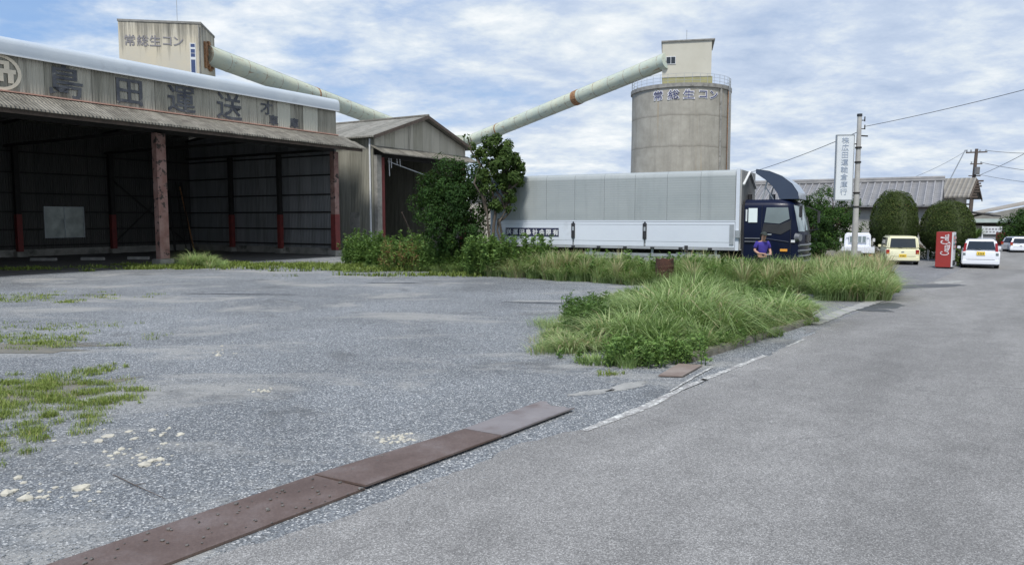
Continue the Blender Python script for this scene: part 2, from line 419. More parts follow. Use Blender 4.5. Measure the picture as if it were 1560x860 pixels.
MT['cap'] = mat('bluish_white_metal', (.46,.51,.56), (.53,.575,.61), .5, .45, .1, dirt=(.38,.41,.44), dirt_lo=.6, dirt_hi=.8)
MT['copper'] = mat('salmon_flashing', (.60,.36,.28), (.48,.27,.2), 2, .7)
MT['wood'] = mat('weathered_timber', (.12,.09,.07), (.07,.055,.045), 4, .9)
MT['red_steel'] = mat('faded_red_steel', (.20,.10,.08), (.31,.20,.175), 1.8, .8, dirt=(.045,.035,.03), dirt_lo=.56, dirt_hi=.60, dscale=3.4)
MT['red_paint'] = mat('dark_red_paint', (.20,.035,.03), (.14,.03,.027), 3, .7)
MT['dark_steel'] = mat('dark_girt_steel', (.014,.013,.012), (.024,.022,.02), 3, .8)
MT['letter'] = mat('faded_ink_paint', (.055,.06,.075), (.13,.135,.145), 2.2, .85, detail=8, dirt=(.30,.29,.25), dirt_lo=.60, dirt_hi=.68, dscale=4)
MT['letter_dim'] = mat('faded_grey_letter_paint', (.20,.19,.21), (.27,.26,.26), 1.2, .85, dirt=(.45,.42,.35), dirt_lo=.6, dirt_hi=.7, dscale=2)
MT['cream'] = mat('cream_emblem_paint', (.74,.66,.52), (.64,.57,.46), 2, .8)
MT['tower'] = mat_tower()
MT['tube'] = mat_tube()
MT['rust'] = mat('orange_rust', (.38,.20,.09), (.16,.08,.04), 5, .9, bmp=.4)
MT['silo'] = mat_silo()
MT['head'] = mat('beige_head_panels', (.47,.45,.37), (.52,.50,.42), .35, .7, dirt=(.36,.34,.27), dirt_lo=.62, dirt_hi=.8)
MT['head_base'] = mat('yellowed_plinth', (.35,.33,.16), (.28,.27,.15), .8, .8)
MT['navy_letter'] = mat('navy_letter', (.025,.032,.11), (.05,.055,.15), 3, .6)
MT['white'] = mat('off_white_paint', (.66,.67,.67), (.58,.60,.61), 1, .5)
MT['galv'] = mat('galvanised_steel', (.42,.44,.45), (.34,.36,.37), 3, .45, .5)
MT['pole'] = mat('concrete_pole', (.44,.43,.40), (.34,.33,.31), 3, .85)
MT['glass_dark'] = mat_glass('dark_glass', (.02,.025,.03), .06)
MT['glass_blue'] = mat_glass('blue_tinted_glass', (.04,.07,.18), .2)
MT['glass_grey'] = mat_glass('dusty_glass', (.18,.22,.22), .35)
MT['sky_glass'] = mat_glass('windscreen_glass', (.30,.36,.38), .06)  # sky reflection painted into the pale base colour
MT['rubber'] = mat('black_rubber', (.018,.018,.018), (.03,.03,.03), 6, .85)
MT['plastic'] = mat('black_plastic', (.02,.02,.022), (.03,.03,.032), 6, .5)
MT['wire'] = mat('black_cable', (.05,.05,.055), (.07,.07,.07), 3, .7)
MT['trunk'] = mat('tree_bark', (.12,.095,.07), (.06,.05,.04), 6, .95, stretch=(1,1,.3), bmp=.5, bscale=20)
MT['tree_dark'] = mat_leaf('dark_broad_leaves', [(0, (.012,.032,.008)), (.5, (.028,.066,.015)), (.82, (.055,.115,.024)), (1, (.12,.20,.04))], .22, .6, .15)
MT['tree_light'] = mat_leaf('olive_leaves', [(0, (.022,.045,.010)), (.45, (.052,.092,.020)), (.8, (.105,.16,.04)), (1, (.20,.25,.08))], .28, .55, .2)
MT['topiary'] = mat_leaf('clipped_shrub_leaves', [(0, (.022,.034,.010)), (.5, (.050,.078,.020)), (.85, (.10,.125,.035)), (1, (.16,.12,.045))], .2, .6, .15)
MT['grass'] = mat_leaf('tall_grass_blades', [(0, (.09,.14,.05)), (.35, (.19,.28,.09)), (.65, (.32,.44,.17)), (.88, (.47,.58,.27)), (.94, (.56,.54,.32)), (1, (.52,.43,.26))], .42, .5, .2)
MT['weed'] = mat_leaf('weed_leaves', [(0, (.055,.10,.03)), (.4, (.125,.215,.06)), (.75, (.22,.34,.10)), (.93, (.21,.31,.07)), (.96, (.20,.10,.05)), (1, (.24,.13,.07))], .3, .6, .15)
MT['turf'] = mat_leaf('short_grass', [(0, (.09,.12,.03)), (.45, (.17,.23,.05)), (.8, (.26,.32,.08)), (1, (.40,.34,.17))], .3, .55, .25)

# ================================================================ SETTING: ground, road, yard
def sheet(name, pts, z, mat, kind='structure', cuts=0):
    me = bpy.data.meshes.new(name); me.from_pydata([(p[0], p[1], z) for p in pts], [], [tuple(range(len(pts)))]); me.update()
    bm = bmesh.new(); bm.from_mesh(me); bmesh.ops.triangulate(bm, faces=bm.faces); bmesh.ops.recalc_face_normals(bm, faces=bm.faces)
    if sum(f.normal.z for f in bm.faces) < 0: bmesh.ops.reverse_faces(bm, faces=bm.faces)
    bm.to_mesh(me); bm.free()
    o = link_mesh(name, me, mat); tag(o, kind=kind); return o
def jag(pts, step=.12, amp=.04, seed=1):
    rnd = random.Random(seed); out = []; v = 0
    for a, b in zip(pts[:-1], pts[1:]):
        a = Vector(a[:2]); b = Vector(b[:2]); n = max(1, int((b-a).length/step)); d = (b-a).normalized(); q = Vector((-d.y, d.x))
        for i in range(n):
            v = v*.7 + rnd.uniform(-amp, amp); p = a.lerp(b, i/n) + q*v; out.append((p.x, p.y))
    out.append(tuple(pts[-1][:2])); return out
me_pts = [(-900,-300),(1100,-300),(1100,1500),(-900,1500)]
ground = sheet('ground', me_pts, 0, MT['gravel'])
RD = Vector((.6, .8, 0)); RN = Vector((-.8, .6, 0))
edge_px = [(262,878),(400,829),(505,797),(609,750),(690,720),(794,677),(880,658),(945,632),(1040,596),(1165,543),(1250,503),(1300,480),(1352,458),(1400,437),(1440,421)]
edge = [G(*p) for p in edge_px]
e0 = edge[0] - RD*40; e1 = edge[-1] + RD*160
left = jag([e0, edge[0] - RD*1.5], 2, .02, 3) + jag(edge, .10, .035, 5) + [(e1.x, e1.y)]
right = [(e1.x - RN.x*7.5, e1.y - RN.y*7.5), (e0.x - RN.x*7.5, e0.y - RN.y*7.5)]
road = sheet('road', left + right, .008, MT['road'])
yard_l = jag([G(1225,508), G(1215,470), G(1236,452), G(1345,452), G(1372,440), G(1342,420), G(1250,412), (9.5,30.5)], .2, .06, 9)
yard = sheet('paved_yard', yard_l + [(4,36),(14,90),(60,120),(110,130),(60,75),(28,35)], .004, MT['yard'])

def patch(name, c, rx, ry, rot, z, mat, seed, n=40, rough=.25, kind='structure'):
    rnd = random.Random(seed); pts = []; v = 1
    for i in range(n):
        a = 2*math.pi*i/n; v = v*.5 + .5*(1 + rnd.uniform(-rough, rough)); x = math.cos(a)*rx*v; y = math.sin(a)*ry*v
        pts.append((c[0] + x*math.cos(rot) - y*math.sin(rot), c[1] + x*math.sin(rot) + y*math.cos(rot)))
    return sheet(name, pts, z, mat, kind)
patch('road_patch', G(1412,436), 1.6, .55, R(20), .012, MT['dark_patch'], 1)
patch('road_patch', G(1345,466), .75, .45, R(50), .012, MT['dark_patch'], 2)
patch('road_patch', G(1325,472), .35, .5, R(50), .016, MT['dark_patch'], 12)
patch('ground_patch', G(372,448), 1.6, .10, R(-3), .004, MT['dark_patch'], 3, rough=.6)
patch('ground_patch', G(606,431), .9, .14, R(-5), .004, MT['dark_patch'], 4, rough=.6)
patch('ground_patch', G(818,461), .85, .16, R(-12), .004, MT['dark_patch'], 5, rough=.5)
patch('ground_patch', G(1445,430), .9, .3, R(40), .012, MT['pale_conc'], 6, rough=.5)
patch('ground_patch', G(905,597), .35, .12, R(30), .004, MT['pale_conc'], 7, rough=.5)
patch('ground_patch', G(955,588), .42, .13, R(45), .004, MT['pale_conc'], 8, rough=.5)
MT['soil'] = mat('thin_brown_soil', (.17,.155,.125), (.13,.13,.115), 4, .95, bmp=.4, bscale=40)
patch('ground_patch', G(15,600), 1.25, .55, R(30), .004, MT['soil'], 14, rough=.8); patch('ground_patch', G(5,530), 1.5, .5, R(10), .006, MT['soil'], 15, rough=.8)

# painted edge line, worn into pieces
def line_strip(pts, w0, w1, z, seed, amp=.003):
    l = jag(pts, .06, amp, seed); n = len(l); rnd = random.Random(seed+50); v = []; f = []
    for i, p in enumerate(l):
        t = i/(n-1); w = (w0 + (w1-w0)*t)*rnd.uniform(.8, 1.15)*.5
        v += [(p[0]+RN.x*w, p[1]+RN.y*w, z), (p[0]-RN.x*w, p[1]-RN.y*w, z)]
    f = [(2*i, 2*i+1, 2*i+3, 2*i+2) for i in range(n-1)]
    return v, f
mb = MB()
for pts, w0, w1, sd in (([G(890,657), G(935,639), G(985,620)], .08, .14, 1), ([G(985,620), G(1020,602), G(1050,588), G(1075,578)], .13, .07, 2), ([G(1068,580), G(1120,560), G(1166,542)], .09, .09, 3),
                        ([G(1020,597), G(1060,573), G(1085,560)], .03, .04, 4), ([G(1200,528), G(1225,517)], .04, .05, 5)):
    mb.add(*line_strip(pts, w0, w1, .013, sd))
painted = mb.build('edge_line', MT['paint']); tag(painted, kind='structure')
# long pale gutter cover running up to the yard entrance
mb = MB(); mb.add(*line_strip([G(1238,494), G(1282,476), G(1342,456)], .32, .36, .017, 8, .015))
gc = mb.build('gutter_cover', MT['pale_conc']); tag(gc, 'long pale concrete gutter cover at the yard entrance beside damp asphalt', 'gutter cover')

# kerb of the overgrown bed (one row of separate kerb stones)
k0, k1 = G(1057,552), G(1243,491)
kd = (k1-k0).normalized(); kl = (k1-k0).length; kn = Vector((-kd.y, kd.x, 0)); nk = 6; seg = kl/nk
kst = None
for i in range(nk):
    p = k0 + kd*seg*i + kn*.10
    mbk = MB().box(0, -.08, -.05, seg-.02, .08, .11)
    o = mbk.build('kerb_stone', MT['kerb'], bevel=.015); o.location = p; o.rotation_euler = (R(random.uniform(-2,2)), R(random.uniform(-.6,.6)), math.atan2(kd.y, kd.x)+R(random.uniform(-.6,.6)))
    names = ['mossy concrete kerb stone at the near end of the grassy bed', 'second concrete kerb stone from the near end of the grassy bed', 'third concrete kerb stone from the near end of the grassy bed',
             'third concrete kerb stone from the far end of the grassy bed', 'second concrete kerb stone from the far end of the grassy bed', 'concrete kerb stone at the far end of the grassy bed']
    tag(o, names[i], 'kerb stone', 'kerb stones along the grassy bed')

# rusty gutter plates
pl = [((100,856),(290,851)), ((519,737),(558,744)), ((707,659),(745,665)), ((824,614),(876,622))]
a0, b0 = G(*pl[0][0]), G(*pl[0][1])
L0, R0 = G(100,856), G(290,851)
dL = (G(824,614)-L0).normalized()
segs = [(L0 - dL*1.2, R0 - dL*1.2), (G(478,726), G(557,746)), (G(707,656), G(764,669)), (G(822,614), G(880,624))]
plabels = ['rusty brown steel gutter plate nearest the viewer, strewn with grit', 'smooth brown steel gutter plate in the middle of the row with a raised edge', 'greyish steel gutter plate at the far end of the row with a broken tip']
for i in range(3):
    (l0, r0), (l1, r1) = segs[i], segs[i+1]
    g = (l1-l0).normalized()*.006
    zt = .022 + (.003*i)
    l0 = l0+g; r0 = r0+g; l1 = l1-g; r1 = r1-g
    if i == 2:   # ragged end
        rnd = random.Random(4); n = 7
        endp = [r1.lerp(l1, k/n) + dL*rnd.uniform(-.10, .06) for k in range(n+1)]
    else: endp = [r1, l1]
    ring = [l0, r0] + endp
    m2 = MB(); nn = len(ring); tilt = 0
    zb = [zt - .018 + (.018 if (q in (1, 2) and i >= 1) else 0) for q in range(nn)]
    m2.add([(p.x, p.y, zb[k]) for k, p in enumerate(ring)] + [(p.x, p.y, zb[k]+.018) for k, p in enumerate(ring)],
           [tuple(range(nn))[::-1], tuple(range(nn, 2*nn))] + [(k, (k+1) % nn, (k+1) % nn+nn, k+nn) for k in range(nn)])
    o = m2.build('steel_gutter_plate', MT['plate_grey' if i == 2 else 'plate']); tag(o, plabels[i], 'steel plate', 'steel plates covering the gutter')
# second little plate at the bed's near corner
q = [G(1003,574), G(1040,575), G(1070,558), G(1034,556)]
m2 = MB(); m2.add([(p.x, p.y, .012) for p in q] + [(p.x, p.y, .03) for p in q], [(3,2,1,0),(4,5,6,7),(0,1,5,4),(1,2,6,5),(2,3,7,6),(3,0,4,7)])
tag(m2.build('rusty_plate', mat('reddish_rusty_plate', (.17,.13,.11), (.24,.20,.175), 3, .85)), 'small reddish plate on the gravel at the near corner of the grassy bed', 'steel plate')

# loose stones
def stones(name, pts, sizes, mat, flat=.6, seed=3, label=None, cat=None, group=None, kind='stuff'):
    bm0 = bmesh.new(); bmesh.ops.create_icosphere(bm0, subdivisions=1, radius=1); v0 = np.array([v.co for v in bm0.verts]); f0 = np.array([[v.index for v in f.verts] for f in bm0.faces]); bm0.free()
    rg = np.random.default_rng(seed); n = len(pts); nv = len(v0)
    S = sizes[:, None, None]*np.stack([rg.uniform(.7, 1.3, n), rg.uniform(.7, 1.3, n), flat*rg.uniform(.6, 1.2, n)], 1)[:, None, :]
    V = v0[None]*(1+rg.uniform(-.14, .14, (n, nv, 1)))*S
    a = rg.uniform(0, 6.28, n); c, s = np.cos(a)[:, None], np.sin(a)[:, None]
    X = V[..., 0]*c - V[..., 1]*s; Y = V[..., 0]*s + V[..., 1]*c
    V = np.stack([X, Y, V[..., 2]], -1) + pts[:, None, :]
    T = (f0[None] + (np.arange(n)*nv)[:, None, None]).reshape(-1, 3)
    o = np_mesh(name, V.reshape(-1, 3), None, T, mat); tag(o, label, cat, group, kind); return o
def in_road(x, y):  # right of the road edge polyline
    ex = np.array([p.x for p in [e0]+edge]); ey = np.array([p.y for p in [e0]+edge]); return x > np.interp(y, ey, ex) - .05
n = 26000; Yp = 4.2*np.exp(RNG.uniform(0, 1, n)**1.2*math.log(20/4.2)); Xp = (RNG.uniform(-.74, .35, n))*Yp
ok = ~in_road(Xp, Yp)
# keep the stones off the plates
la = np.array([segs[0][0].x, segs[0][0].y]); rb = np.array([segs[0][1].x, segs[0][1].y])
dd = np.array([dL.x, dL.y]); nnv = np.array([dd[1], -dd[0]])
rel = np.stack([Xp-la[0], Yp-la[1]], 1); across = rel@nnv; wpl = (rb-la)@nnv; along = rel@dd
plate_len = (segs[3][0]-segs[0][0]).length
ok &= ~((across > -.03) & (across < wpl+.03) & (along < plate_len))
Xp, Yp = Xp[ok], Yp[ok]
sz = RNG.uniform(.004, .011, len(Xp))*(1 + (RNG.random(len(Xp)) > .985)*1.2)
stones('gravel', np.stack([Xp, Yp, sz*.2], 1), sz, MT['pebble'])
# grit on the plates and on the road
n = 120; t = RNG.uniform(0, .62, n)**1.0; al = t*plate_len; ac = RNG.uniform(.04, .96, n)*wpl
P = la[None] + al[:, None]*dd + ac[:, None]*nnv
stones('plate_grit', np.stack([P[:, 0], P[:, 1], np.full(n, .028)], 1), RNG.uniform(.004, .016, n)*np.where(RNG.random(n) > .9, 1.5, 1), mat('dark_grit', (.06,.055,.05), (.16,.15,.14), 20, .9), .6, 8)
n = 500; yy = RNG.uniform(4.2, 15, n); ee = np.interp(yy, [p.y for p in [e0]+edge], [p.x for p in [e0]+edge]); xx = ee + RNG.exponential(.22, n)
stones('road_grit', np.stack([xx, yy, np.full(n, .009)], 1), RNG.uniform(.004, .011, n), MT['pebble'], .6, 9)
# pale broken lumps in the lot
lump_px = [(150,672),(165,664),(178,690),(160,688),(232,655),(258,652),(246,663),(218,697),(232,702),(222,708),(245,700),(28,728),(36,735),(22,748),(60,757),(40,760),(130,740),(122,744),(10,752),(338,527),(332,541),(168,694),(196,657),(275,661),(185,684),(205,668)]
lump_px += [(random.gauss(606,16), random.gauss(668,4)) for _ in range(40)] + [(random.gauss(396,12), random.gauss(594,3)) for _ in range(18)] + [(random.gauss(336,10), random.gauss(536,6)) for _ in range(12)] + [(random.gauss(205,45), random.gauss(680,18)) for _ in range(34)] + [(random.gauss(70,45), random.gauss(748,9)) for _ in range(22)]
P = np.array([tuple(G(*p)) for p in lump_px]); k = len(P)
s = RNG.uniform(.028, .060, k); s[26:] *= .45; P[:, 2] = s*.02
stones('broken_stone', P, s, MT['stone'], .6, 12)

# ================================================================ PLANTS
def blades(name, base, h, width, lean, tint, mat, seed=1, K=4, droop=1.0, azim=None, parent=None):
    """arching grass blades; base (n,3), arrays h,width,lean"""
    rg = np.random.default_rng(seed); n = len(base)
    az = rg.uniform(0, 2*np.pi, n) if azim is None else azim
    d = np.stack([np.cos(az), np.sin(az), np.zeros(n)], 1)
    tw = az + np.pi/2 + rg.uniform(-.7, .7, n); side = np.stack([np.cos(tw), np.sin(tw), np.zeros(n)], 1)
    V = []
    for i in range(K+1):
        t = i/K
        out = (lean*(t**1.8))[:, None]*d*h[:, None]
        up = h*(t*(1.08) - .55*droop*np.minimum(lean, 1.4)*t**3.0)
        c = base + out; c[:, 2] += up
        w = width*(1-.1*t)*(1 if i < 2 else (1-(t-.25)/.75*.9)) * .5
        V += [c - side*w[:, None], c + side*w[:, None]]
    V = np.stack(V, 1)       # n, 2(K+1), 3
    nv = 2*(K+1); b = np.arange(n)[:, None]*nv
    Q = np.concatenate([np.stack([b[:, 0]+2*i, b[:, 0]+2*i+1, b[:, 0]+2*i+3, b[:, 0]+2*i+2], 1) for i in range(K)])
    return np_mesh(name, V.reshape(-1, 3), Q, None, mat, parent, np.repeat(np.clip(tint, 0, 1), nv), True)
def leaves(P, nrm, up, length, width, tint, seed=1, fold=.25):
    """rhombic leaves: returns V,Q,tint"""
    n = len(P); rg = np.random.default_rng(seed)
    nrm = nrm/np.maximum(np.linalg.norm(nrm, axis=1, keepdims=True), 1e-6)
    r = np.cross(nrm, up); r /= np.maximum(np.linalg.norm(r, axis=1, keepdims=True), 1e-6)
    u = np.cross(r, nrm); Lh = length[:, None]; Wd = width[:, None]
    V = np.stack([P - u*Lh*.5, P + r*Wd*.5 + nrm*Wd*fold, P + u*Lh*.5, P - r*Wd*.5 + nrm*Wd*fold], 1)
    b = np.arange(n)[:, None]*4
    T = np.concatenate([b + np.array([0, 1, 2]), b + np.array([0, 2, 3])])
    return V.reshape(-1, 3), T, np.repeat(np.clip(tint, 0, 1), 4)
def rdirs(n, rg):
    v = rg.normal(size=(n, 3)); return v/np.linalg.norm(v, axis=1, keepdims=True)
def crown(name, clumps, n, size, mat, parent=None, seed=1, sub=14, subr=.34, hollow=.55, bias=0, aspect=1.9, zsq=1.0):
    rg = np.random.default_rng(seed); cl = np.array(clumps, dtype=float)
    w = cl[:, 3]**2; w /= w.sum(); S = []
    for c in cl:
        k = sub; d = rdirs(k, rg); rr = c[3]*rg.uniform(hollow, 1.0, k)
        p = c[:3] + d*rr[:, None]*np.array([1, 1, zsq])
        S.append(np.concatenate([p, (c[3]*subr*rg.uniform(.7, 1.3, k))[:, None], rg.normal(0, .11, k)[:, None], np.repeat(c[None, :3], k, 0)], 1))
    S = np.concatenate(S); sw = np.repeat(w, sub)*S[:, 3]**2; sw /= sw.sum()
    idx = rg.choice(len(S), n, p=sw); s = S[idx]; d = rdirs(n, rg); rr = rg.uniform(.35, 1, n)**.6
    P = s[:, :3] + d*(s[:, 3]*rr)[:, None]
    out = P - s[:, 5:8]; out /= np.maximum(np.linalg.norm(out, axis=1, keepdims=True), 1e-6)
    nrm = out*.7 + d*.5 + rdirs(n, rg)*.75 + np.array([0, 0, .35])
    ti = .42 + bias + s[:, 4] + rg.normal(0, .14, n)
    ln = size*rg.uniform(.6, 1.3, n)
    V, T, tn = leaves(P, nrm, rdirs(n, rg)+np.array([0, 0, -.5]), ln, ln/aspect, ti, seed)
    return np_mesh(name, V, None, T, mat, parent, tn)
def limb_pts(a, b, rnd, wob=.08, n=5):
    a = Vector(a); b = Vector(b); out = []
    for i in range(n+1):
        t = i/n; j = (b-a).length*wob*math.sin(math.pi*t)
        out.append(a.lerp(b, t) + Vector((rnd.uniform(-j, j), rnd.uniform(-j, j), rnd.uniform(-j, j)*.4)))
    return out
def tree(name, label, cat, base, trunks, clumps, n, size, mat, seed=1, group=None, **kw):
    root = empty(name, base, 0, label, cat, group); rnd = random.Random(seed); mb = MB()
    for (dx, dy, tx, ty, tz, r0, r1) in trunks:
        p = limb_pts((dx, dy, -.05), (tx, ty, tz), rnd); mb.tube(p, [r0 + (r1-r0)*i/(len(p)-1) for i in range(len(p))], 8)
    hub = [(t[2], t[3], t[4]) for t in trunks]
    for c in clumps:
        h = min(hub, key=lambda q: (Vector(q)-Vector(c[:3])).length); h = Vector(h)*random.uniform(.75, .95)
        p = limb_pts(h, c[:3], rnd, .12); mb.tube(p, [.05*(1-i/len(p))+.012 for i in range(len(p))], 5)
        for _ in range(3):
            e = Vector(c[:3]) + Vector((rnd.uniform(-1,1), rnd.uniform(-1,1), rnd.uniform(-.4,1))).normalized()*c[3]*.85
            mb.tube(limb_pts(p[-2], e, rnd, .1, 3), [.018,.014,.009,.005], 4)
    mb.build('trunk', MT['trunk'], root, smooth=True)
    crown('crown', clumps, n, size, mat, root, seed, **kw); return root

def poly_sample(poly, n, rg):
    P = np.array([(p[0], p[1]) for p in poly]); lo, hi = P.min(0), P.max(0); out = []
    tot = 0
    while tot < n:
        q = rg.uniform(lo, hi, (n*2, 2)); ins = np.zeros(len(q), bool); j = len(P)-1
        for i in range(len(P)):
            c = ((P[i, 1] > q[:, 1]) != (P[j, 1] > q[:, 1])) & (q[:, 0] < (P[j, 0]-P[i, 0])*(q[:, 1]-P[i, 1])/(P[j, 1]-P[i, 1]+1e-12)+P[i, 0]); ins ^= c; j = i
        out.append(q[ins]); tot += ins.sum()
    return np.concatenate(out)[:n]
def edge_dist(poly, q):
    P = np.array([(p[0], p[1]) for p in poly]); d = np.full(len(q), 1e9)
    for i in range(len(P)):
        a, b = P[i], P[(i+1) % len(P)]; ab = b-a; t = np.clip(((q-a)@ab)/(ab@ab), 0, 1); d = np.minimum(d, np.linalg.norm(q-(a+t[:, None]*ab), axis=1))
    return d
def tussocks(name, items, mat, seed, dens=260, wid=.012):
    """items: (x,y,h,r,lean,bias)"""
    rg = np.random.default_rng(seed); B = []; H = []; LN = []; T = []; A = []; WD = []
    for (x, y, h, r, ln, bi) in items:
        n = int(dens*(.5+r)); a = rg.uniform(0, 2*np.pi, n); rr = r*np.sqrt(rg.uniform(0, 1, n))*.55
        B.append(np.stack([x+np.cos(a)*rr, y+np.sin(a)*rr, np.zeros(n)], 1)); H.append(h*rg.uniform(.55, 1.08, n))
        LN.append(ln*(.25+rr/(r*.55+1e-6)*.8)*rg.uniform(.6, 1.3, n)); A.append(a+rg.normal(0, .5, n)); T.append(.45+bi+rg.normal(0, .15, n)+(rg.random(n) > .965)*.42)
        WD.append(wid*rg.uniform(.7, 1.4, n)*(.6+.4*h))
    B, H, LN, T, A, WD = map(np.concatenate, (B, H, LN, T, A, WD))
    return blades(name, B, H, WD, LN, T, mat, seed, azim=A)
def weeds(name, items, mat, seed, lsize=.09, wid=.45, parent=None):
    """leafy upright stems: items (x,y,h,bias)"""
    rg = np.random.default_rng(seed); P = []; Nn = []; U = []; T = []; S = []; SB = []; SE = []
    for (x, y, h, bi) in items:
        k = int(12+22*h); t = rg.uniform(.12, 1, k)**.8; lean = rg.normal(0, .12, 2)*h; a = rg.uniform(0, 2*np.pi, k)
        r = (.05+.13*(1-t))*(.5+h*.4); c = np.stack([x+lean[0]*t+np.cos(a)*r, y+lean[1]*t+np.sin(a)*r, h*t], 1)
        P.append(c); dr = np.stack([np.cos(a), np.sin(a), np.zeros(k)], 1)
        U.append(dr + np.array([0, 0, .25])+rg.normal(0, .2, (k, 3))); Nn.append(np.array([0, 0, 1.0])+dr*-.4+rg.normal(0, .35, (k, 3)))
        T.append(.42+bi+rg.normal(0, .12, k)); S.append(lsize*rg.uniform(.6, 1.35, k)); SB.append((x, y, 0)); SE.append((x+lean[0], y+lean[1], h))
    P, Nn, U, T, S = map(np.concatenate, (P, Nn, U, T, S))
    V, Tr, tn = leaves(P, Nn, U, S, S*wid, T, seed)
    # stems as thin crossed strips
    SB = np.array(SB); SE = np.array(SE); m = len(SB); w = .008
    ex = np.array([w, 0, 0]); ey = np.array([0, w, 0]); VV = np.stack([SB-ex, SB+ex, SE+ex*.4, SE-ex*.4, SB-ey, SB+ey, SE+ey*.4, SE-ey*.4], 1).reshape(-1, 3)
    b = np.arange(m)[:, None]*8+len(V); T2 = np.concatenate([b+np.array(q) for q in ([0,1,2],[0,2,3],[4,5,6],[4,6,7])])
    return np_mesh(name, np.concatenate([V, VV]), None, np.concatenate([Tr, T2]), mat, parent, np.concatenate([tn, np.full(m*8, .3)]))

# --- near bed clump
rg = np.random.default_rng(21)
bed = [G(822,520), G(840,546), G(925,556), G(985,566), G(1062,549), G(1150,523), G(1242,490), G(1243,470), G(1215,455), G(1120,450), G(1000,452), G(900,462), G(855,478)]
q = poly_sample(bed, 150, rg); ed = edge_dist(bed, q)
def pxof(x, y): return 780 + x/y*F
items = []
for (x, y), e in zip(q, ed):
    px = pxof(x, y); front = e
    hh = np.interp(px, [820, 870, 930, 1000, 1060, 1110, 1150, 1200, 1245], [.28, .36, .52, .88, 1.02, .70, .58, .56, .35])
    hh *= min(1, .42+e*.42)*rg.uniform(.75, 1.12)
    items.append((x, y, hh, rg.uniform(.22, .5), rg.uniform(.55, 1.25), rg.normal(.05, .17)))
# big pale tussocks that give the clump its mounded outline
for (px, py, Y, h, r, b) in [(1035,470,14.6,1.12,.75,.20),(1000,475,14.2,1.0,.6,.16),(1075,470,14.8,1.05,.6,.14),(930,500,13.0,.66,.5,.22),(905,530,12.3,.42,.45,.24),(870,530,12.2,.34,.4,.26),(1190,480,15.8,.78,.6,.12),(1215,490,15.9,.62,.5,.2),(1100,500,13.6,.85,.5,-.02),(965,505,13.0,.8,.5,.08),(1150,485,15,.72,.5,.05)]:
    x = (px-780)/F*Y; items.append((x, Y, h*1.18, r*1.15, 1.45, b+.10))
tag(tussocks('tall_grass', items, MT['grass'], 5, 230, .026), 'mounded clump of tall arching grass behind the low kerb', 'grass', kind='stuff')
q = poly_sample(bed, 900, rg); ed = edge_dist(bed, q); it = []
for (x, y), e in zip(q, ed):
    px = pxof(x, y)
    if (960 < px < 1140 and rg.random() > .25) or rg.random() > .72 or (860 < px < 905 and y > 14): 
        h = np.interp(px, [850, 880, 930, 1060, 1200], [.30, .5, .45, .62, .5])*rg.uniform(.6, 1.1)*min(1, .5+e*.5)
        it.append((x, y, h, rg.normal(-.06, .09)))
# darker weeds at the left end, low bright ones in front
for _ in range(70): Y = rg.uniform(13.6, 15.6); it.append(((rg.uniform(862, 925)-780)/F*Y, Y, rg.uniform(.45, .72), -.22))
for _ in range(160): 
    p = G(rg.uniform(925, 1075), rg.uniform(535, 560)); it.append((p.x, p.y, rg.uniform(.12, .42), .10))
tag(weeds('leafy_weeds', it, MT['weed'], 6, .085), 'leafy weeds growing among the clump of tall grass', 'weeds', kind='stuff')
# dry stalks along the clump's left edge and kerb
it = []
for _ in range(60):
    p = G(rg.uniform(812, 860), rg.uniform(490, 540)); it.append((p.x+abs(rg.normal(0,.1)), p.y, rg.uniform(.12, .4), .3, 1.1, rg.uniform(.0, .5)))
for _ in range(110):
    p = k0.lerp(k1, rg.uniform(0, 1.0)) + kn*rg.uniform(.12, .4); it.append((p.x, p.y, rg.uniform(.2, .45), .16, 1.4, rg.uniform(-.15, .45)))
tag(tussocks('dry_grass', it, MT['grass'], 15, 42, .009), 'thin dry stalks fringing the tall grass clump', 'dry grass', kind='stuff')

# --- long strip in front of the lorry
strip = [G(560,409), G(640,413), G(700,417), G(760,421), G(850,427), G(950,433), G(1050,441), G(1200,447), G(1330,452), G(1362,445), G(1350,425), G(1290,416), (9.6,24.8), (7.9,25.7), (3.8,27.9), (-.85,30.4), (-3.2,32), (-7.2,37)]
q = poly_sample(strip, 700, rg); ed = edge_dist(strip, q); items = []
for (x, y), e in zip(q, ed):
    px = pxof(x, y)
    hh = np.interp(px, [540, 620, 740, 830, 870, 1000, 1150, 1280, 1340, 1365], [.5, .5, 1.15, 1.35, 1.15, 1.0, 1.05, 1.05, .95, .5])
    hh *= min(1, .5+e*.45)*rg.uniform(.75, 1.15)
    if 975 < px < 1050 and y < 23.9: hh = min(hh, .45)
    b = .16 if 740 < px < 880 else (-.02 if px < 740 else .03)
    items.append((x, y, hh, rg.uniform(.3, .6), rg.uniform(.5, 1.15), rg.normal(b+.08, .16)))
for _ in range(26):
    Y = rg.uniform(19.8, 21.5); items.append(((rg.uniform(1260, 1345)-780)/F*Y, Y, rg.uniform(.85, 1.12), .5, .95, rg.uniform(.1, .35)))
for (x, y), e in zip(poly_sample(strip, 120, rg), range(120)):
    if y > 28 or 975 < pxof(x, y) < 1050: continue
    items.append((x, y, rg.uniform(.9, 1.25), .06, .5, .5))
tag(tussocks('tall_grass', items, MT['grass'], 9, 190, .026), 'long strip of tall grass in front of the parked lorry', 'grass', kind='stuff')
q = poly_sample(strip, 4200, rg); ed = edge_dist(strip, q); it = []
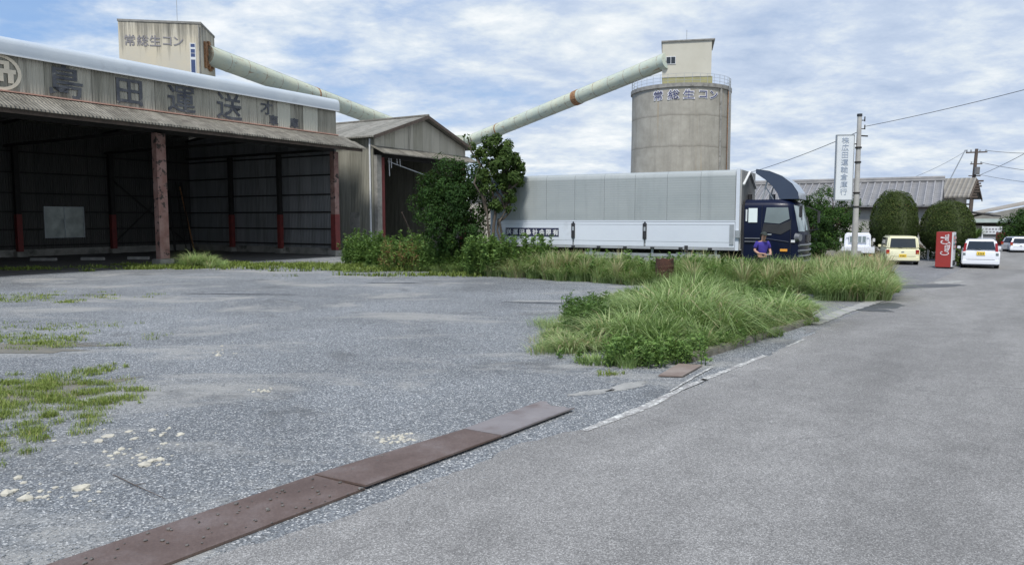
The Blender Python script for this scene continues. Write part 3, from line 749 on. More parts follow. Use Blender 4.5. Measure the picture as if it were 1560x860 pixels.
for (x, y), e in zip(q, ed):
    px = pxof(x, y)
    if (px < 770 or rg.random() > .86) and not (975 < px < 1050 and y < 24.2):
        h = np.interp(px, [540, 600, 700, 760, 850, 1340], [1.25, 1.3, 1.5, 1.55, 1.1, .8])*rg.uniform(.6, 1.1)*min(1, .6+e*.4)
        it.append((x, y, h, rg.normal(.07 if px > 740 else -.02, .14)))
for _ in range(150): it.append((rg.uniform(-1.9, 1.3), rg.uniform(28.1, 29.3), rg.uniform(.8, 1.65), rg.normal(.05, .12)))
bush = [G(522,405), G(640,409), G(660,400), (-4.2,36), (-8.6,39)]
for (x, y) in poly_sample(bush, 420, rg):
    it.append((x, y, rg.uniform(.7, 1.75)*(.78+.28*math.sin(x*2.3)*math.cos(y*1.7+1)), rg.normal(-.02, .15)))
tag(weeds('leafy_weeds', it, MT['weed'], 16, .15, .5), 'dense leafy weeds between the gabled shed and the trees', 'weeds', kind='stuff')
it = []
for _ in range(45):
    Y = rg.uniform(30.6, 32.5); it.append(((rg.uniform(580, 640)-780)/F*Y, Y, rg.uniform(.5, 1.35), .55))
tag(weeds('reddish_weeds', it, MT['weed'], 26, .13, .35), 'patch of withered reddish brown weeds in front of the gabled shed', 'weeds', kind='stuff')

# --- turf: left edge patches, rim at the warehouse
def turf(name, centers, seed, label, h=(.04,.11), wid=.007, n_scale=1.0, bias=0):
    rg = np.random.default_rng(seed); B = []
    for (c, rx, ry, n) in centers:
        n = int(n*n_scale); k = rg.normal(size=(n, 2))*.5; cl = (rg.random(n)**1.7*60).astype(int); off = np.random.default_rng(seed+9+int(abs(c[0])*100)).normal(size=(60, 2))*.85
        p = off[cl]*np.array([rx, ry]) + k*np.array([rx, ry])*.20; B.append(np.stack([c[0]+p[:, 0], c[1]+p[:, 1], np.zeros(n)], 1))
    B = np.concatenate(B); n = len(B)
    sc = np.clip(B[:, 1]/10, .6, 3)
    o = blades(name, B, rg.uniform(*h, n)*(1), wid*rg.uniform(.6, 1.4, n)*sc, rg.uniform(.2, 1.3, n), .5+bias+rg.normal(0, .17, n), MT['turf'], seed, K=2)
    tag(o, label, 'grass', kind='stuff')
turf('short_grass', [(G(30,612), .95, .55, 7000), (G(20,590), .8, .4, 3000), (G(140,567), .16, .25, 500), (G(5,670), .45, .5, 2600), (G(165,613), .16, .12, 300), (G(10,520), 1.3, .6, 2600), (G(5,455), 1.6, .8, 1800), (G(90,498), .9, .4, 300), (G(95,590), .5, .5, 500), (G(930,570), .12, .1, 160)], 31, 'patches of short bright grass at the left edge of the gravel lot', (.03, .10), .007, 1.2, .1)
turf('short_grass', [(G(230,409), 2.4, .5, 2400), (G(310,404), 2.2, .7, 2600), (G(430,404), 2.6, .6, 3000), (G(520,407), 2.6, .8, 3000), (G(20,412), 1.6, .6, 1400), (G(600,412), 3, .5, 2600), (G(700,420), 3, .5, 1500)], 32, 'thin rim of short grass along the front of the warehouse', (.08, .26), .010, 1, -.05)
items = []
for _ in range(22):
    Y = rg.uniform(33.0, 35.0); items.append(((rg.gauss if False else rg.normal)(298, 20), Y))
tag(tussocks('tall_grass', [((px-780)/F*Y, Y, .75*math.exp(-((px-298)/38)**2)*rg.uniform(.6, 1.4)+.12, .4, 1.1, rg.uniform(.1, .35)) for px, Y in items], MT['grass'], 35, 120, .022),
    'bright grass tuft right of the red warehouse post', 'grass', kind='stuff')

# ================================================================ OPEN WAREHOUSE (local x runs away along its front, y inward)
GRID = math.atan2(.853, .522)
C0 = Vector((-10.35, 44, 0))
wh = empty('warehouse', C0, GRID, 'long open-fronted warehouse of stained corrugated sheets with faded lettering and a white ridge cap', 'warehouse')
XL = -27.0
def part(mb, name, m, parent=wh, **k): return mb.build(name, MT[m] if isinstance(m, str) else m, parent, **k)
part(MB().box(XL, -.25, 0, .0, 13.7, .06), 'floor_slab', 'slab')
# front parapet
part(MB().box(XL, -.04, 7.06, 0, .04, 8.52), 'parapet', 'asbestos')
part(MB().box(.004, .045, 3.0, .05, 13.9, 7.5), 'end_cladding', 'asb_y')
# patched sheets
for x0, x1 in ((-4.35, -3.47), (-2.53, -1.46)):
    o = part(MB().box(x0, -.062, 7.09, x1, -.045, 8.47), 'replaced_sheet', 'asb_new'); o['label'] = 'paler replaced sheet in the parapet'
# rounded white cap
prof = [(-.22, 8.46), (-.235, 8.60), (-.235, 8.86), (-.20, 9.0), (-.10, 9.10), (.10, 9.17), (.55, 9.24), (1.1, 9.28), (1.1, 9.1), (.5, 9.05), (.1, 8.9), (0, 8.5)]
cap = MB(); cap.prism([(p[0], p[1]) for p in prof], -.12, -XL)
capo = part(cap, 'ridge_cap', 'cap', smooth=True, xf=Matrix(((0,-1,0,0),(1,0,0,0),(0,0,1,0),(0,0,0,1))))
part(MB().box(XL, -.252, 8.43, .1, -.20, 8.475), 'cap_trim', 'white')
# main roof
m = MB(); m.hexa([(XL, 1.0, 9.0), (.3, 1.0, 9.0), (.3, 14.4, 7.6), (XL, 14.4, 7.6), (XL, 1.0, 9.1), (.3, 1.0, 9.1), (.3, 14.4, 7.7), (XL, 14.4, 7.7)])
part(m, 'roof', 'roof_moss')
# canopy
m = MB(); m.hexa([(XL, -1.68, 6.22), (.6, -1.68, 6.22), (.6, -.045, 6.98), (XL, -.045, 6.98), (XL, -1.68, 6.30), (.6, -1.68, 6.30), (.6, -.045, 7.06), (XL, -.045, 7.06)])
# lay the sheets with real overlaps along the lower edge
xx = XL
while xx < .55:
    x2 = min(xx+.95, .6); z = random.uniform(.0, .02)
    m.hexa([(xx, -1.76-random.uniform(0, .05), 6.23+z), (x2, -1.76-random.uniform(0, .05), 6.23+z), (x2, -.9, 6.655+z), (xx, -.9, 6.655+z), (xx, -1.76, 6.31+z), (x2, -1.76, 6.31+z), (x2, -.9, 6.72+z), (xx, -.9, 6.72+z)]); xx += .93
part(m, 'canopy', 'roof_moss')
part(MB().bar((XL, -.09, 7.085), (.1, -.09, 7.085), .10, .05), 'flashing', 'copper')
part(MB().box(XL, -1.62, 6.08, .5, -1.56, 6.24), 'fascia_board', 'wood')
m = MB()
for k in range(0, 30):
    x = .3-k*.93
    if x > XL: m.bar((x, -1.6, 6.16), (x, -.05, 6.88), .06, .09)
part(m, 'rafters', 'wood')
# lintel truss and roof trusses
m = MB(); m.box(XL, -.02, 6.10, -.3, .10, 6.30); m.box(XL, .05, 6.95, -.3, .12, 7.05)
for k in range(24):
    x = -.5-k*1.1; m.bar((x, .05, 6.3), (x, .05, 6.95), .05)
part(m, 'lintel_truss', 'dark_steel')
m = MB()
for k in range(5):
    x = -.35-5.6*k; m.bar((x, .2, 6.2), (x, 13.6, 6.2), .12, .14); m.bar((x, .2, 8.4), (x, 13.6, 7.4), .1)
    for j in range(0): m.bar((x, .4+j*1.65, 6.2), (x, 1.2+j*1.65, 8.1-j*.1), .06); m.bar((x, 1.2+j*1.65, 8.1-j*.1), (x, 2.05+j*1.65, 6.2), .06)
part(m, 'roof_truss', 'dark_steel')
# back wall with window opening
wx0, wx1, wz0, wz1 = -9.62, -7.33, 1.13, 2.86
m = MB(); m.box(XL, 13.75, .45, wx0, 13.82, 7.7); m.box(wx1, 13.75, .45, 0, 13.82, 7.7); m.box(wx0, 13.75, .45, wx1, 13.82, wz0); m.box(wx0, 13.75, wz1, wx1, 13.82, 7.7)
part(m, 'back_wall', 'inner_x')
part(MB().box(XL, 13.66, 0, 0, 13.86, .46), 'back_plinth', 'conc')
fm, ft, fb, fv = base_mat('frosted_window_sheet'); fb.inputs['Transmission Weight'].default_value = .85; fb.inputs['Roughness'].default_value = .75
ft.links.new(ramp(ft, noise(ft, fv, 1.6, 6, .6), [(.35, (.25,.255,.22)), (.65, (.12,.125,.11))]), fb.inputs['Base Color'])
w = empty('window', (0, 0, 0)); w.parent = wh
MB().box(wx0, 13.775, wz0, wx1, 13.79, wz1).build('pane', fm, w)
m = MB()
for a in (wx0, (wx0+wx1)/2-.02, wx1-.05): m.box(a, 13.70, wz0, a+.05, 13.745, wz1)
m.box(wx0, 13.70, wz0-.05, wx1, 13.745, wz0); m.box(wx0, 13.70, wz1, wx1, 13.745, wz1+.05); m.build('frame', MT['galv'], w)
# side walls
YX = Matrix(((0,-1,0,0),(1,0,0,0),(0,0,1,0),(0,0,0,1)))
WP = [(.07,.45),(13.74,.45),(13.74,7.55),(1.2,8.92),(.07,8.5)]
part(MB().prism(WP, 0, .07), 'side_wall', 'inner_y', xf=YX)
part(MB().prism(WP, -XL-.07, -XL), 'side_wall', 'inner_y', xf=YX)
part(MB().box(-.18, .3, 0, .02, 13.6, .46), 'side_plinth', 'conc')
m = MB()
for z in (.62, 1.55, 2.55, 3.6, 4.75, 5.9):
    m.box(-.15, .3, z, -.075, 13.7, z+.085)
part(m, 'side_girts', 'dark_steel')
m = MB()
for z in (.62, 1.55, 2.55, 3.6, 4.75, 5.9):
    for a, b in ((XL, wx0-.1), (wx1+.1, -.1)) if 1.0 < z < 2.9 else ((XL, -.1),): m.box(a, 13.66, z, b, 13.742, z+.085)
part(m, 'back_girts', 'dark_steel')
m = MB(); m.bar((-5.7, 13.6, 4.7), (-.6, 13.6, .6), .06); m.bar((-5.7, 13.6, .6), (-3.0, 13.6, 3.0), .05)
part(m, 'wall_bracing', 'dark_steel')
def post(x, y, h=6.2, w=.24, lower=True):
    o = MB().box(x-w/2, y-w/2, .35, x+w/2, y+w/2, h).build('post', MT['dark_steel'] if lower else MT['red_steel'], wh)
    if lower: MB().box(x-w/2-.012, y-w/2-.012, .36, x+w/2+.012, y+w/2+.012, 2.45).build('red_band', MT['red_paint'], o)
    MB().box(x-.26, y-.26, 0, x+.26, y+.26, .35).build('footing', MT['conc'], o)
    return o
for y in (4.6, 9.2): post(-.28, y)
for x in (-5.7, -11.1, -16.7, -22.3): post(x, 13.5, lower=True, w=.26)
# front posts: rusty red box columns with lattice holes
def front_post(x, w=.40, band=False):
    m = MB()
    for sx in (-1, 1): m.box(x+sx*w/2-.035, -.17, .34, x+sx*w/2+.035, .17, 6.1)
    m.box(x-w/2+.036, -.03, .34, x+w/2-.036, .02, 6.1)
    m.box(x-w/2+.036, -.168, .36, x+w/2-.036, -.14, 6.08)
    o = m.build('front_post', MT['red_steel'], wh)
    MB().box(x-.36, -.32, 0, x+.36, .32, .34).build('footing', MT['conc'], o, bevel=.02)
    if band: MB().box(x-w/2-.05, -.185, .36, x+w/2+.05, .185, 2.45).build('red_band', MT['red_paint'], o)
    return o
front_post(-11.27); front_post(-22.5); front_post(-.17, .28, True)
# lettering on the parapet
items = []
for ch, x, z, s, b in (('島', -15.3, 7.78, 1.32, .022), ('田', -12.6, 7.76, 1.22, .022), ('運', -10.05, 7.78, 1.30, .022), ('送', -7.4, 7.78, 1.32, .022), ('才', -5.08, 8.02, .72, .02), ('車', -4.62, 7.42, .55, .02), ('庫', -3.22, 7.42, .55, .02)):
    items.append((text_mesh(ch, s*1.04, b*.75, .004), face_xf((x, -.072 if ch != '庫' else -.075, z), (1,0,0), (0,0,1), 1.12, 1)))
letters('lettering', items, MT['letter'], wh)
# round emblem
m = MB(); n = 48
for k in range(n):
    a0_, a1_ = 2*math.pi*k/n, 2*math.pi*(k+1)/n; vs = []
    for y in (-.068, -.078):
        for a in (a0_, a1_):
            for r in (.56, .68): vs.append((-17.75+math.cos(a)*r*1.12, y, 7.78+math.sin(a)*r))
    m.add(vs, [(0,1,3,2),(4,6,7,5),(0,4,5,1),(2,3,7,6)])
cxx, cz = -17.75, 7.78
for b_ in ((-.50,-.02,.50,.14), (-.30,.14,-.13,.44), (.13,.14,.30,.44), (-.42,-.40,-.22,-.02), (-.10,-.34,.10,-.02), (.24,-.38,.42,-.02), (-.13,.30,.13,.44)):
    m.box(cxx+b_[0]*1.12, -.080, cz+b_[1], cxx+b_[2]*1.12, -.070, cz+b_[3])
em = m.build('emblem', MT['cream'], wh); em['label'] = 'round cream emblem with a cross-barred sign'
# things inside the warehouse
def wloc(x, y, z=0): return C0 + Vector((x*.522 - y*.853, x*.853 + y*.522, z))
stop_lab = ['pale concrete wheel stop on the warehouse floor, leftmost of the three', 'pale concrete wheel stop on the warehouse floor, middle of the three', 'pale concrete wheel stop on the warehouse floor, nearest the red post']
def to_local(p): v = p-C0; return (v.x*.522+v.y*.853, -v.x*.853+v.y*.522)
for i, (pa, pb) in enumerate((((47,397),(86,397)), ((124,396),(159,396)), ((195,395),(227,395)))):
    a = G(*pa, z=.06); b = G(*pb, z=.06); mid = (a+b)/2; d = (b-a); ln = d.length
    o = MB().prism([(-.10,0),(.10,0),(.07,.15),(-.07,.15)], -ln/2, ln/2).build('wheel_stop', MT['pale_conc'], bevel=.01); o.location = mid; o.rotation_euler = (0, 0, math.atan2(d.y, d.x)-math.pi/2)
    tag(o, stop_lab[i], 'wheel stop', 'wheel stops in the warehouse')
labs = ['dark ladder leaning in the back corner of the warehouse', 'rusty pipe leaning in the back corner beside the ladder', 'dark steel beam leaning in the back corner of the warehouse']
m = MB()
for s in (-.2, .2): m.bar((s, -.9, 0), (s, 0, 4.6), .05)
for k in range(13): m.bar((-.2, -.83+k*.065, .35+k*.33), (.2, -.83+k*.065, .35+k*.33), .03)
lad = m.build('ladder', MT['dark_steel']); lad.location = wloc(-1.1, 13.5, .06); lad.rotation_euler = (0, 0, GRID); tag(lad, labs[0], 'ladder')
p = MB().tube([(0, -.9, 0), (0, 0, 4.3)], .05).build('leaning_pipe', MT['rust']); p.location = wloc(-.7, 13.5, .06); p.rotation_euler = (0, R(-4), GRID); tag(p, labs[1], 'pipe')
p = MB().bar((0, -.9, 0), (.3, 0, 4.0), .12).build('leaning_beam', MT['dark_steel']); p.location = wloc(-2.2, 13.4, .06); p.rotation_euler = (0, 0, GRID); tag(p, labs[2], 'beam')

# ================================================================ GABLED SHED
S0 = Vector((-8.49, 46, 0)); sh = empty('gabled_shed', S0, GRID, 'smaller weathered gabled shed with a dark open front, behind the trees', 'shed')
SWd, SD, EV, RG_ = 9.7, 14, 7.28, 8.9
m = MB().box(-.06, 0, 0, .02, SD, EV-.05); part(m, 'side_wall', 'asb_y', sh)
part(MB().box(SWd-.02, 0, 0, SWd+.06, SD, EV-.05), 'side_wall', 'asb_y', sh)
m = MB().prism([(0, 0), (SWd, 0), (SWd, EV), (SWd/2, RG_-.05), (0, EV)], SD-.08, SD); part(m, 'back_wall', 'asbestos', sh)
part(MB().prism([(.02, 6.55), (SWd-.04, 6.55), (SWd-.04, EV-.03), (SWd/2, RG_-.10), (.02, EV-.03)], -.03, .05), 'gable', 'gable', sh)
m = MB()
for sgn, xa, xb in ((-1, -.45, SWd/2), (1, SWd+.45, SWd/2)):
    za = EV-.14; zb_ = RG_
    m.hexa([(min(xa,xb), -.45, za if sgn < 0 else zb_), (max(xa,xb), -.45, zb_ if sgn < 0 else za), (max(xa,xb), SD+.3, zb_ if sgn < 0 else za), (min(xa,xb), SD+.3, za if sgn < 0 else zb_),
            (min(xa,xb), -.45, (za if sgn < 0 else zb_)+.09), (max(xa,xb), -.45, (zb_ if sgn < 0 else za)+.09), (max(xa,xb), SD+.3, (zb_ if sgn < 0 else za)+.09), (min(xa,xb), SD+.3, (za if sgn < 0 else zb_)+.09)])
part(m, 'roof', 'roof_moss_y', sh)
m = MB(); m.bar((-.48, -.48, EV-.14), (SWd/2, -.48, RG_+.02), .05, .20); m.bar((SWd+.48, -.48, EV-.14), (SWd/2, -.48, RG_+.02), .05, .20); part(m, 'barge_board', 'wood', sh)
m = MB(); m.tube([(SWd/2, -.5, RG_+.10), (SWd/2, SD+.3, RG_+.10)], .11, 8); part(m, 'ridge_cap', 'roof_moss', sh)
m = MB(); m.hexa([(-.35, -1.15, 6.12), (SWd+.3, -1.15, 6.12), (SWd+.3, -.04, 6.62), (-.35, -.04, 6.62), (-.35, -1.15, 6.19), (SWd+.3, -1.15, 6.19), (SWd+.3, -.04, 6.69), (-.35, -.04, 6.69)]); part(m, 'canopy', 'roof_moss', sh)
m = MB(); m.box(.0, -.02, 5.95, SWd-.06, .16, 6.54); part(m, 'lintel', 'dark_steel', sh)
part(MB().box(-.07, -.30, 0, .34, -.035, 6.1), 'corner_pier', 'conc', sh)
part(MB().box(.38, -.12, 0, .82, .12, 6.0), 'door_post', 'red_paint', sh)
part(MB().box(SWd-.5, -.12, 0, SWd-.1, .12, 6.0), 'door_post', 'red_paint', sh)
part(MB().tube([(-.16, .2, 7.1), (-.16, .2, .2)], .055, 8), 'downpipe', 'white', sh)
m = MB()
for z in (1.2, 2.4, 3.6, 4.8): m.box(.3, SD-.2, z, SWd-.3, SD-.1, z+.09)
for x in (3, 6): m.box(x, SD-.22, 0, x+.15, SD-.1, 7)
part(m, 'back_girts', 'dark_steel', sh)
part(MB().bar((1.1, -.1, 5.8), (4.8, -.2, 5.1), .05), 'hanging_rail', 'galv', sh)
for x, l in ((1.15, 1.1), (1.35, .6), (1.9, .3), (2.2, .45)): part(MB().tube([(x, -.2, 5.98), (x+.04, -.2, 5.98-l)], .03, 6), 'hanging_rag', 'white', sh)
part(MB().box(-.075, 1.2, 1.5, -.055, 2.0, 2.6), 'wall_box', 'conc', sh)
def sloc(x, y, z=0): return S0 + Vector((x*.522 - y*.853, x*.853 + y*.522, z))
pb = MB().bar((0, 0, .0), (2.0, .2, 2.6), .09, .05).build('leaning_board', MT['wood']); pb.location = sloc(3.6, -.6); pb.rotation_euler = (0, math.radians(0), GRID+math.pi); tag(pb, 'long weathered board leaning in the doorway of the gabled shed', 'board')

# ================================================================ CONCRETE PLANT TOWER
T0 = Vector((-38.95, 75, 0)); TA = math.atan2(1.2, 7.6)
tw = empty('plant_tower', T0, TA, 'tall cream concrete tower with dark water stains and faded lettering', 'tower')
part(MB().box(0, 0, 0, 7.75, 5.8, 21.65), 'wall', 'tower', tw)
part(MB().box(-.06, -.06, 21.65, 7.81, 5.86, 21.85), 'parapet_cap', 'conc', tw)
wd = empty('window', (0,0,0)); wd.parent = tw
m = MB(); g = MB()
def z_at(py, Y=75.9): return W(286, py, Y).z
for i, (y0, y1) in enumerate(((71.5, 66.5), (86.5, 74.5), (112, 90.5))):
    z0, z1 = z_at(y0), z_at(y1); g.box(6.75, -.03, z0, 7.15, -.01, z1)
m.box(6.67, -.045, z_at(113), 6.748, -.004, z_at(65)); m.box(7.152, -.045, z_at(113), 7.23, -.004, z_at(65))
for a, b in ((66.5, 65.3), (74.5, 71.5), (90.5, 86.5), (80.9, 80.3)): m.box(6.749, -.043, z_at(a), 7.151, -.006 if a != 80.9 else -.031, z_at(b))
m.build('frame', MT['white'], wd); g.build('pane', MT['glass_blue'], wd)
items = [(text_mesh(ch, 1.15, .01, .02), face_xf((x, -.02, z_at(64-.2*i)), (1,0,0), (0,0,1))) for i, (ch, x) in enumerate(zip('常総生コン', (1.05, 2.25, 3.40, 4.55, 5.60)))]
letters('lettering', items, MT['letter_dim'], tw)
part(MB().tube([(7.6, -.12, 21.5), (7.6, -.12, 2)], .07, 6), 'downpipe', 'conc', tw)
part(MB().tube([(4.9, 2.5, 21.8), (4.9, 2.5, 25.0)], .03, 5), 'antenna', 'galv', tw)
part(MB().box(7.76, 1.0, 17.6, 7.95, 1.55, 20.2), 'rust_plate', 'rust', tw)
m = MB()
for i in range(16):
    a = 2*math.pi*i/16; m.box(7.76, 3.0+math.cos(a)*1.28-.22, 19.1+math.sin(a)*1.28-.22, 7.9+.05*(i % 3), 3.0+math.cos(a)*1.28+.22, 19.1+math.sin(a)*1.28+.22)
part(m, 'rusty_collar', 'rust', tw)

# ================================================================ CONVEYOR TUBES
def tube_thing(label, a, b, rad, rings, seed, bands, leg_t):
    a = Vector(a); b = Vector(b); d = b-a; L_ = d.length
    root = empty('conveyor_tube', a, 0, label, 'conveyor tube', 'covered conveyor tubes of the concrete plant')
    rot = Vector((0, 0, 1)).rotation_difference(d.normalized()).to_quaternion() if False else d.to_track_quat('Z', 'Y')
    sh_ = MB().tube([(0, 0, i*L_/20) for i in range(21)], rad, 28).build('casing', MT['tube'], root, smooth=True); sh_.rotation_mode = 'QUATERNION'; sh_.rotation_quaternion = rot
    for q in range(1, rings):
        o = MB().tube([(0, 0, q*L_/rings-.03), (0, 0, q*L_/rings+.03)], rad+.018, 28).build('seam_ring', MT['tube'], root); o.rotation_mode = 'QUATERNION'; o.rotation_quaternion = rot
    for t, w_ in bands:
        o = MB().tube([(0, 0, t*L_-w_), (0, 0, t*L_+w_)], rad+.06, 20).build('rusty_coupling', MT['rust'], root); o.rotation_mode = 'QUATERNION'; o.rotation_quaternion = rot
    m = MB(); up = (0, 0, 1)
    o = MB().bar((0, 0, rad+.05), tuple(d+Vector((0, 0, rad+.05))), .10, .10).build('top_rail', MT['tube'], root)
    # trestle legs at the far low end
    for t in (leg_t,):
        p = d*t; g_ = MB()
        for s in (-1.2, 1.2): g_.bar((p.x+s, p.y, p.z-rad), (p.x+s*1.8, p.y, -a.z), .25)
        g_.bar((p.x-1.3, p.y, p.z-rad), (p.x+1.3, p.y, p.z-rad), .25); g_.build('trestle', MT['galv'], root)
    return root
TA_, TM_ = W(314, 83, 78.6), W(592, 188, 109)
TE_, TF_ = W(1003, 98, 89.5), W(722, 213, 117)
tube_thing('thick pale green conveyor tube sloping down to the right from the cream tower', TA_, TA_+(TM_-TA_)*1.28, 1.0, 14, 1, ((.40, .10), (.83, .22)), .8)
tube_thing('pale green conveyor tube rising to the right up to the concrete silo', TE_+(TF_-TE_)*1.2, TE_+(TE_-TF_)*.035, .93, 16, 2, ((.30, .10), (.67, .45)), .27)
hop = empty('transfer_hopper', (-9.8, 113.5, 0), 0, 'pale steel hopper where the two conveyor tubes meet behind the shed', 'hopper')
part(MB().hexa([(-2.4,-2.4,9),(2.4,-2.4,9),(2.4,2.4,9),(-2.4,2.4,9),(-2.6,-2.6,14.5),(2.6,-2.6,14.5),(2.6,2.6,14.5),(-2.6,2.6,14.5)]), 'bin', 'tube', hop)
for sx in (-2, 2):
    for sy in (-2, 2): part(MB().bar((sx, sy, 0), (sx, sy, 9), .35), 'leg', 'galv', hop)

# ================================================================ SILO
SC = Vector((20.6, 92, 0)); si = empty('concrete_silo', SC, 0, 'big round grey concrete silo with a beige head house and white-edged lettering', 'silo')
SR = 5.85
m = MB(); m.tube([(0, 0, z) for z in (0, 6, 12, 17.25)], [SR+.12, SR+.08, SR, SR], 64); part(m, 'wall', 'silo', si, smooth=True)
m = MB(); m.tube([(0, 0, 17.25), (0, 0, 17.68)], SR+.16, 64); part(m, 'rim', 'conc', si, smooth=True)
m = MB(); NP = 40
for k in range(NP):
    a = 2*math.pi*k/NP; b = 2*math.pi*(k+1)/NP; r = SR+.02
    m.bar((math.cos(a)*r, math.sin(a)*r, 17.68), (math.cos(a)*r, math.sin(a)*r, 18.75), .035)
    for z in (18.0, 18.38, 18.75): m.bar((math.cos(a)*r, math.sin(a)*r, z), (math.cos(b)*r, math.sin(b)*r, z), .025)
part(m, 'railing', 'galv', si)
hh = empty('head_house', (-3.0, -3.4, 17.68), R(-12)); hh.parent = si
part(MB().box(.05, .05, 0, 5.75, 5.6, .98), 'plinth', 'head_base', hh)
part(MB().box(0, 0, .98, 5.6, 5.5, 5.05), 'panel_wall', 'head', hh)
part(MB().box(-.12, -.15, 5.05, 5.95, 5.65, 5.2), 'roof', 'conc', hh)
part(MB().box(.50, -.05, 2.55, 1.50, -.01, 3.32), 'window', 'glass_dark', hh)
m = MB(); m.box(.44, -.06, 2.49, .498, -.006, 3.38); m.box(1.502, -.06, 2.49, 1.56, -.006, 3.38); m.box(.97, -.062, 2.55, 1.03, -.051, 3.32); m.box(.5, -.06, 3.322, 1.5, -.006, 3.38); m.box(.5, -.06, 2.49, 1.5, -.006, 2.548); part(m, 'window_frame', 'white', hh)
part(MB().tube([(2.8, 2.5, 5.2), (2.8, 2.5, 6.9)], .035, 5), 'antenna', 'galv', hh)
items = []; items2 = []
for ch, px in zip('常総生コン', (1000, 1020.5, 1042, 1063.5, 1081)):
    x = (px-780)/F*87 - SC.x; sa = max(-.99, min(.99, x/SR)); y = -SR*math.sqrt(1-sa*sa); nrm = Vector((x, y, 0)).normalized(); rt = Vector((-nrm.y, nrm.x, 0))
    if rt.x < 0: rt = -rt
    p = Vector((x, y, 16.4)) + nrm*.03
    items2.append((text_mesh(ch, 1.15, .07, .01), face_xf(p, rt, (0,0,1), 1.15, 1))); items.append((text_mesh(ch, 1.12, .0, .02), face_xf(p+nrm*.02, rt, (0,0,1), 1.15, 1)))
letters('lettering_outline', items2, mat('pale_lilac_outline', (.68,.68,.70)), si); letters('lettering', items, MT['navy_letter'], si)
a = R(-52); part(MB().bar((math.cos(a)*(SR+.1), math.sin(a)*(SR+.1), 0), (math.cos(a)*(SR+.05), math.sin(a)*(SR+.05), 17.2), .22), 'cable_duct', 'conc', si)
m = MB()
for k in range(6):
    a0_, a1_ = R(-33+k*3.6), R(-33+(k+1)*3.6); q = []
    for rr in (SR+.02, SR+.10):
        for zz_ in (0, 17.2):
            for aa in (a0_, a1_): q.append((math.cos(aa)*rr*(1.018 if zz_ == 0 else 1), math.sin(aa)*rr*(1.018 if zz_ == 0 else 1), zz_))
    m.add(q, [(0,1,3,2),(4,6,7,5),(0,4,5,1),(2,3,7,6),(0,2,6,4),(1,5,7,3)])
part(m, 'rendered_strip', mat('cream_rendered_concrete', (.46,.425,.34), (.38,.355,.30), .6, .85, stretch=(1,1,.15)), si)
part(MB().bar((math.cos(R(-35))*(SR+.19), math.sin(R(-35))*(SR+.19), 0), (math.cos(R(-35))*(SR+.09), math.sin(R(-35))*(SR+.09), 17.2), .12), 'rusty_pipe', 'rust', si)
m = MB()
for da in (-.04, .04): m.bar((math.cos(a+.3+da)*(SR+.25), math.sin(a+.3+da)*(SR+.25), 2), (math.cos(a+.3+da)*(SR+.25), math.sin(a+.3+da)*(SR+.25), 18.6), .05)
for k in range(50): z = 2+k*.33; m.bar((math.cos(a+.26)*(SR+.25), math.sin(a+.26)*(SR+.25), z), (math.cos(a+.34)*(SR+.25), math.sin(a+.34)*(SR+.25), z), .03)
part(m, 'ladder', 'galv', si)

# ================================================================ TILED OFFICE (local x toward the right-front, y away)
OA = math.atan2(-.522, .853)
O1 = Vector((26.6, 46.2, 0))   # right end of the ridge, at the ground
of = empty('office_building', O1, OA, 'low office with a grey tiled roof behind the rounded shrubs', 'building')
OL = 19.0; EZ, RZ = 2.98, 4.42; HD = 3.5
m = MB(); m.prism([(-HD+.5, 0), (HD-.5, 0), (HD-.5, EZ), (0, RZ-.12), (-HD+.5, EZ)], 0, OL)
wallm = mat('dingy_plaster', (.40,.39,.35), (.30,.295,.27), 1.4, .85)
m.build('wall', wallm, of, xf=Matrix(((0,-1,0,-.3),(1,0,0,0),(0,0,1,0),(0,0,0,1))))
m = MB()
for s in (-1, 1): m.hexa([(-OL-.2, s*HD if s < 0 else 0, EZ-.08 if s < 0 else RZ), (.15, s*HD if s < 0 else 0, EZ-.08 if s < 0 else RZ), (.15, 0 if s < 0 else HD, RZ if s < 0 else EZ-.08), (-OL-.2, 0 if s < 0 else HD, RZ if s < 0 else EZ-.08),
            (-OL-.2, s*HD if s < 0 else 0, (EZ-.08 if s < 0 else RZ)+.1), (.15, s*HD if s < 0 else 0, (EZ-.08 if s < 0 else RZ)+.1), (.15, 0 if s < 0 else HD, (RZ if s < 0 else EZ-.08)+.1), (-OL-.2, 0 if s < 0 else HD, (RZ if s < 0 else EZ-.08)+.1)])
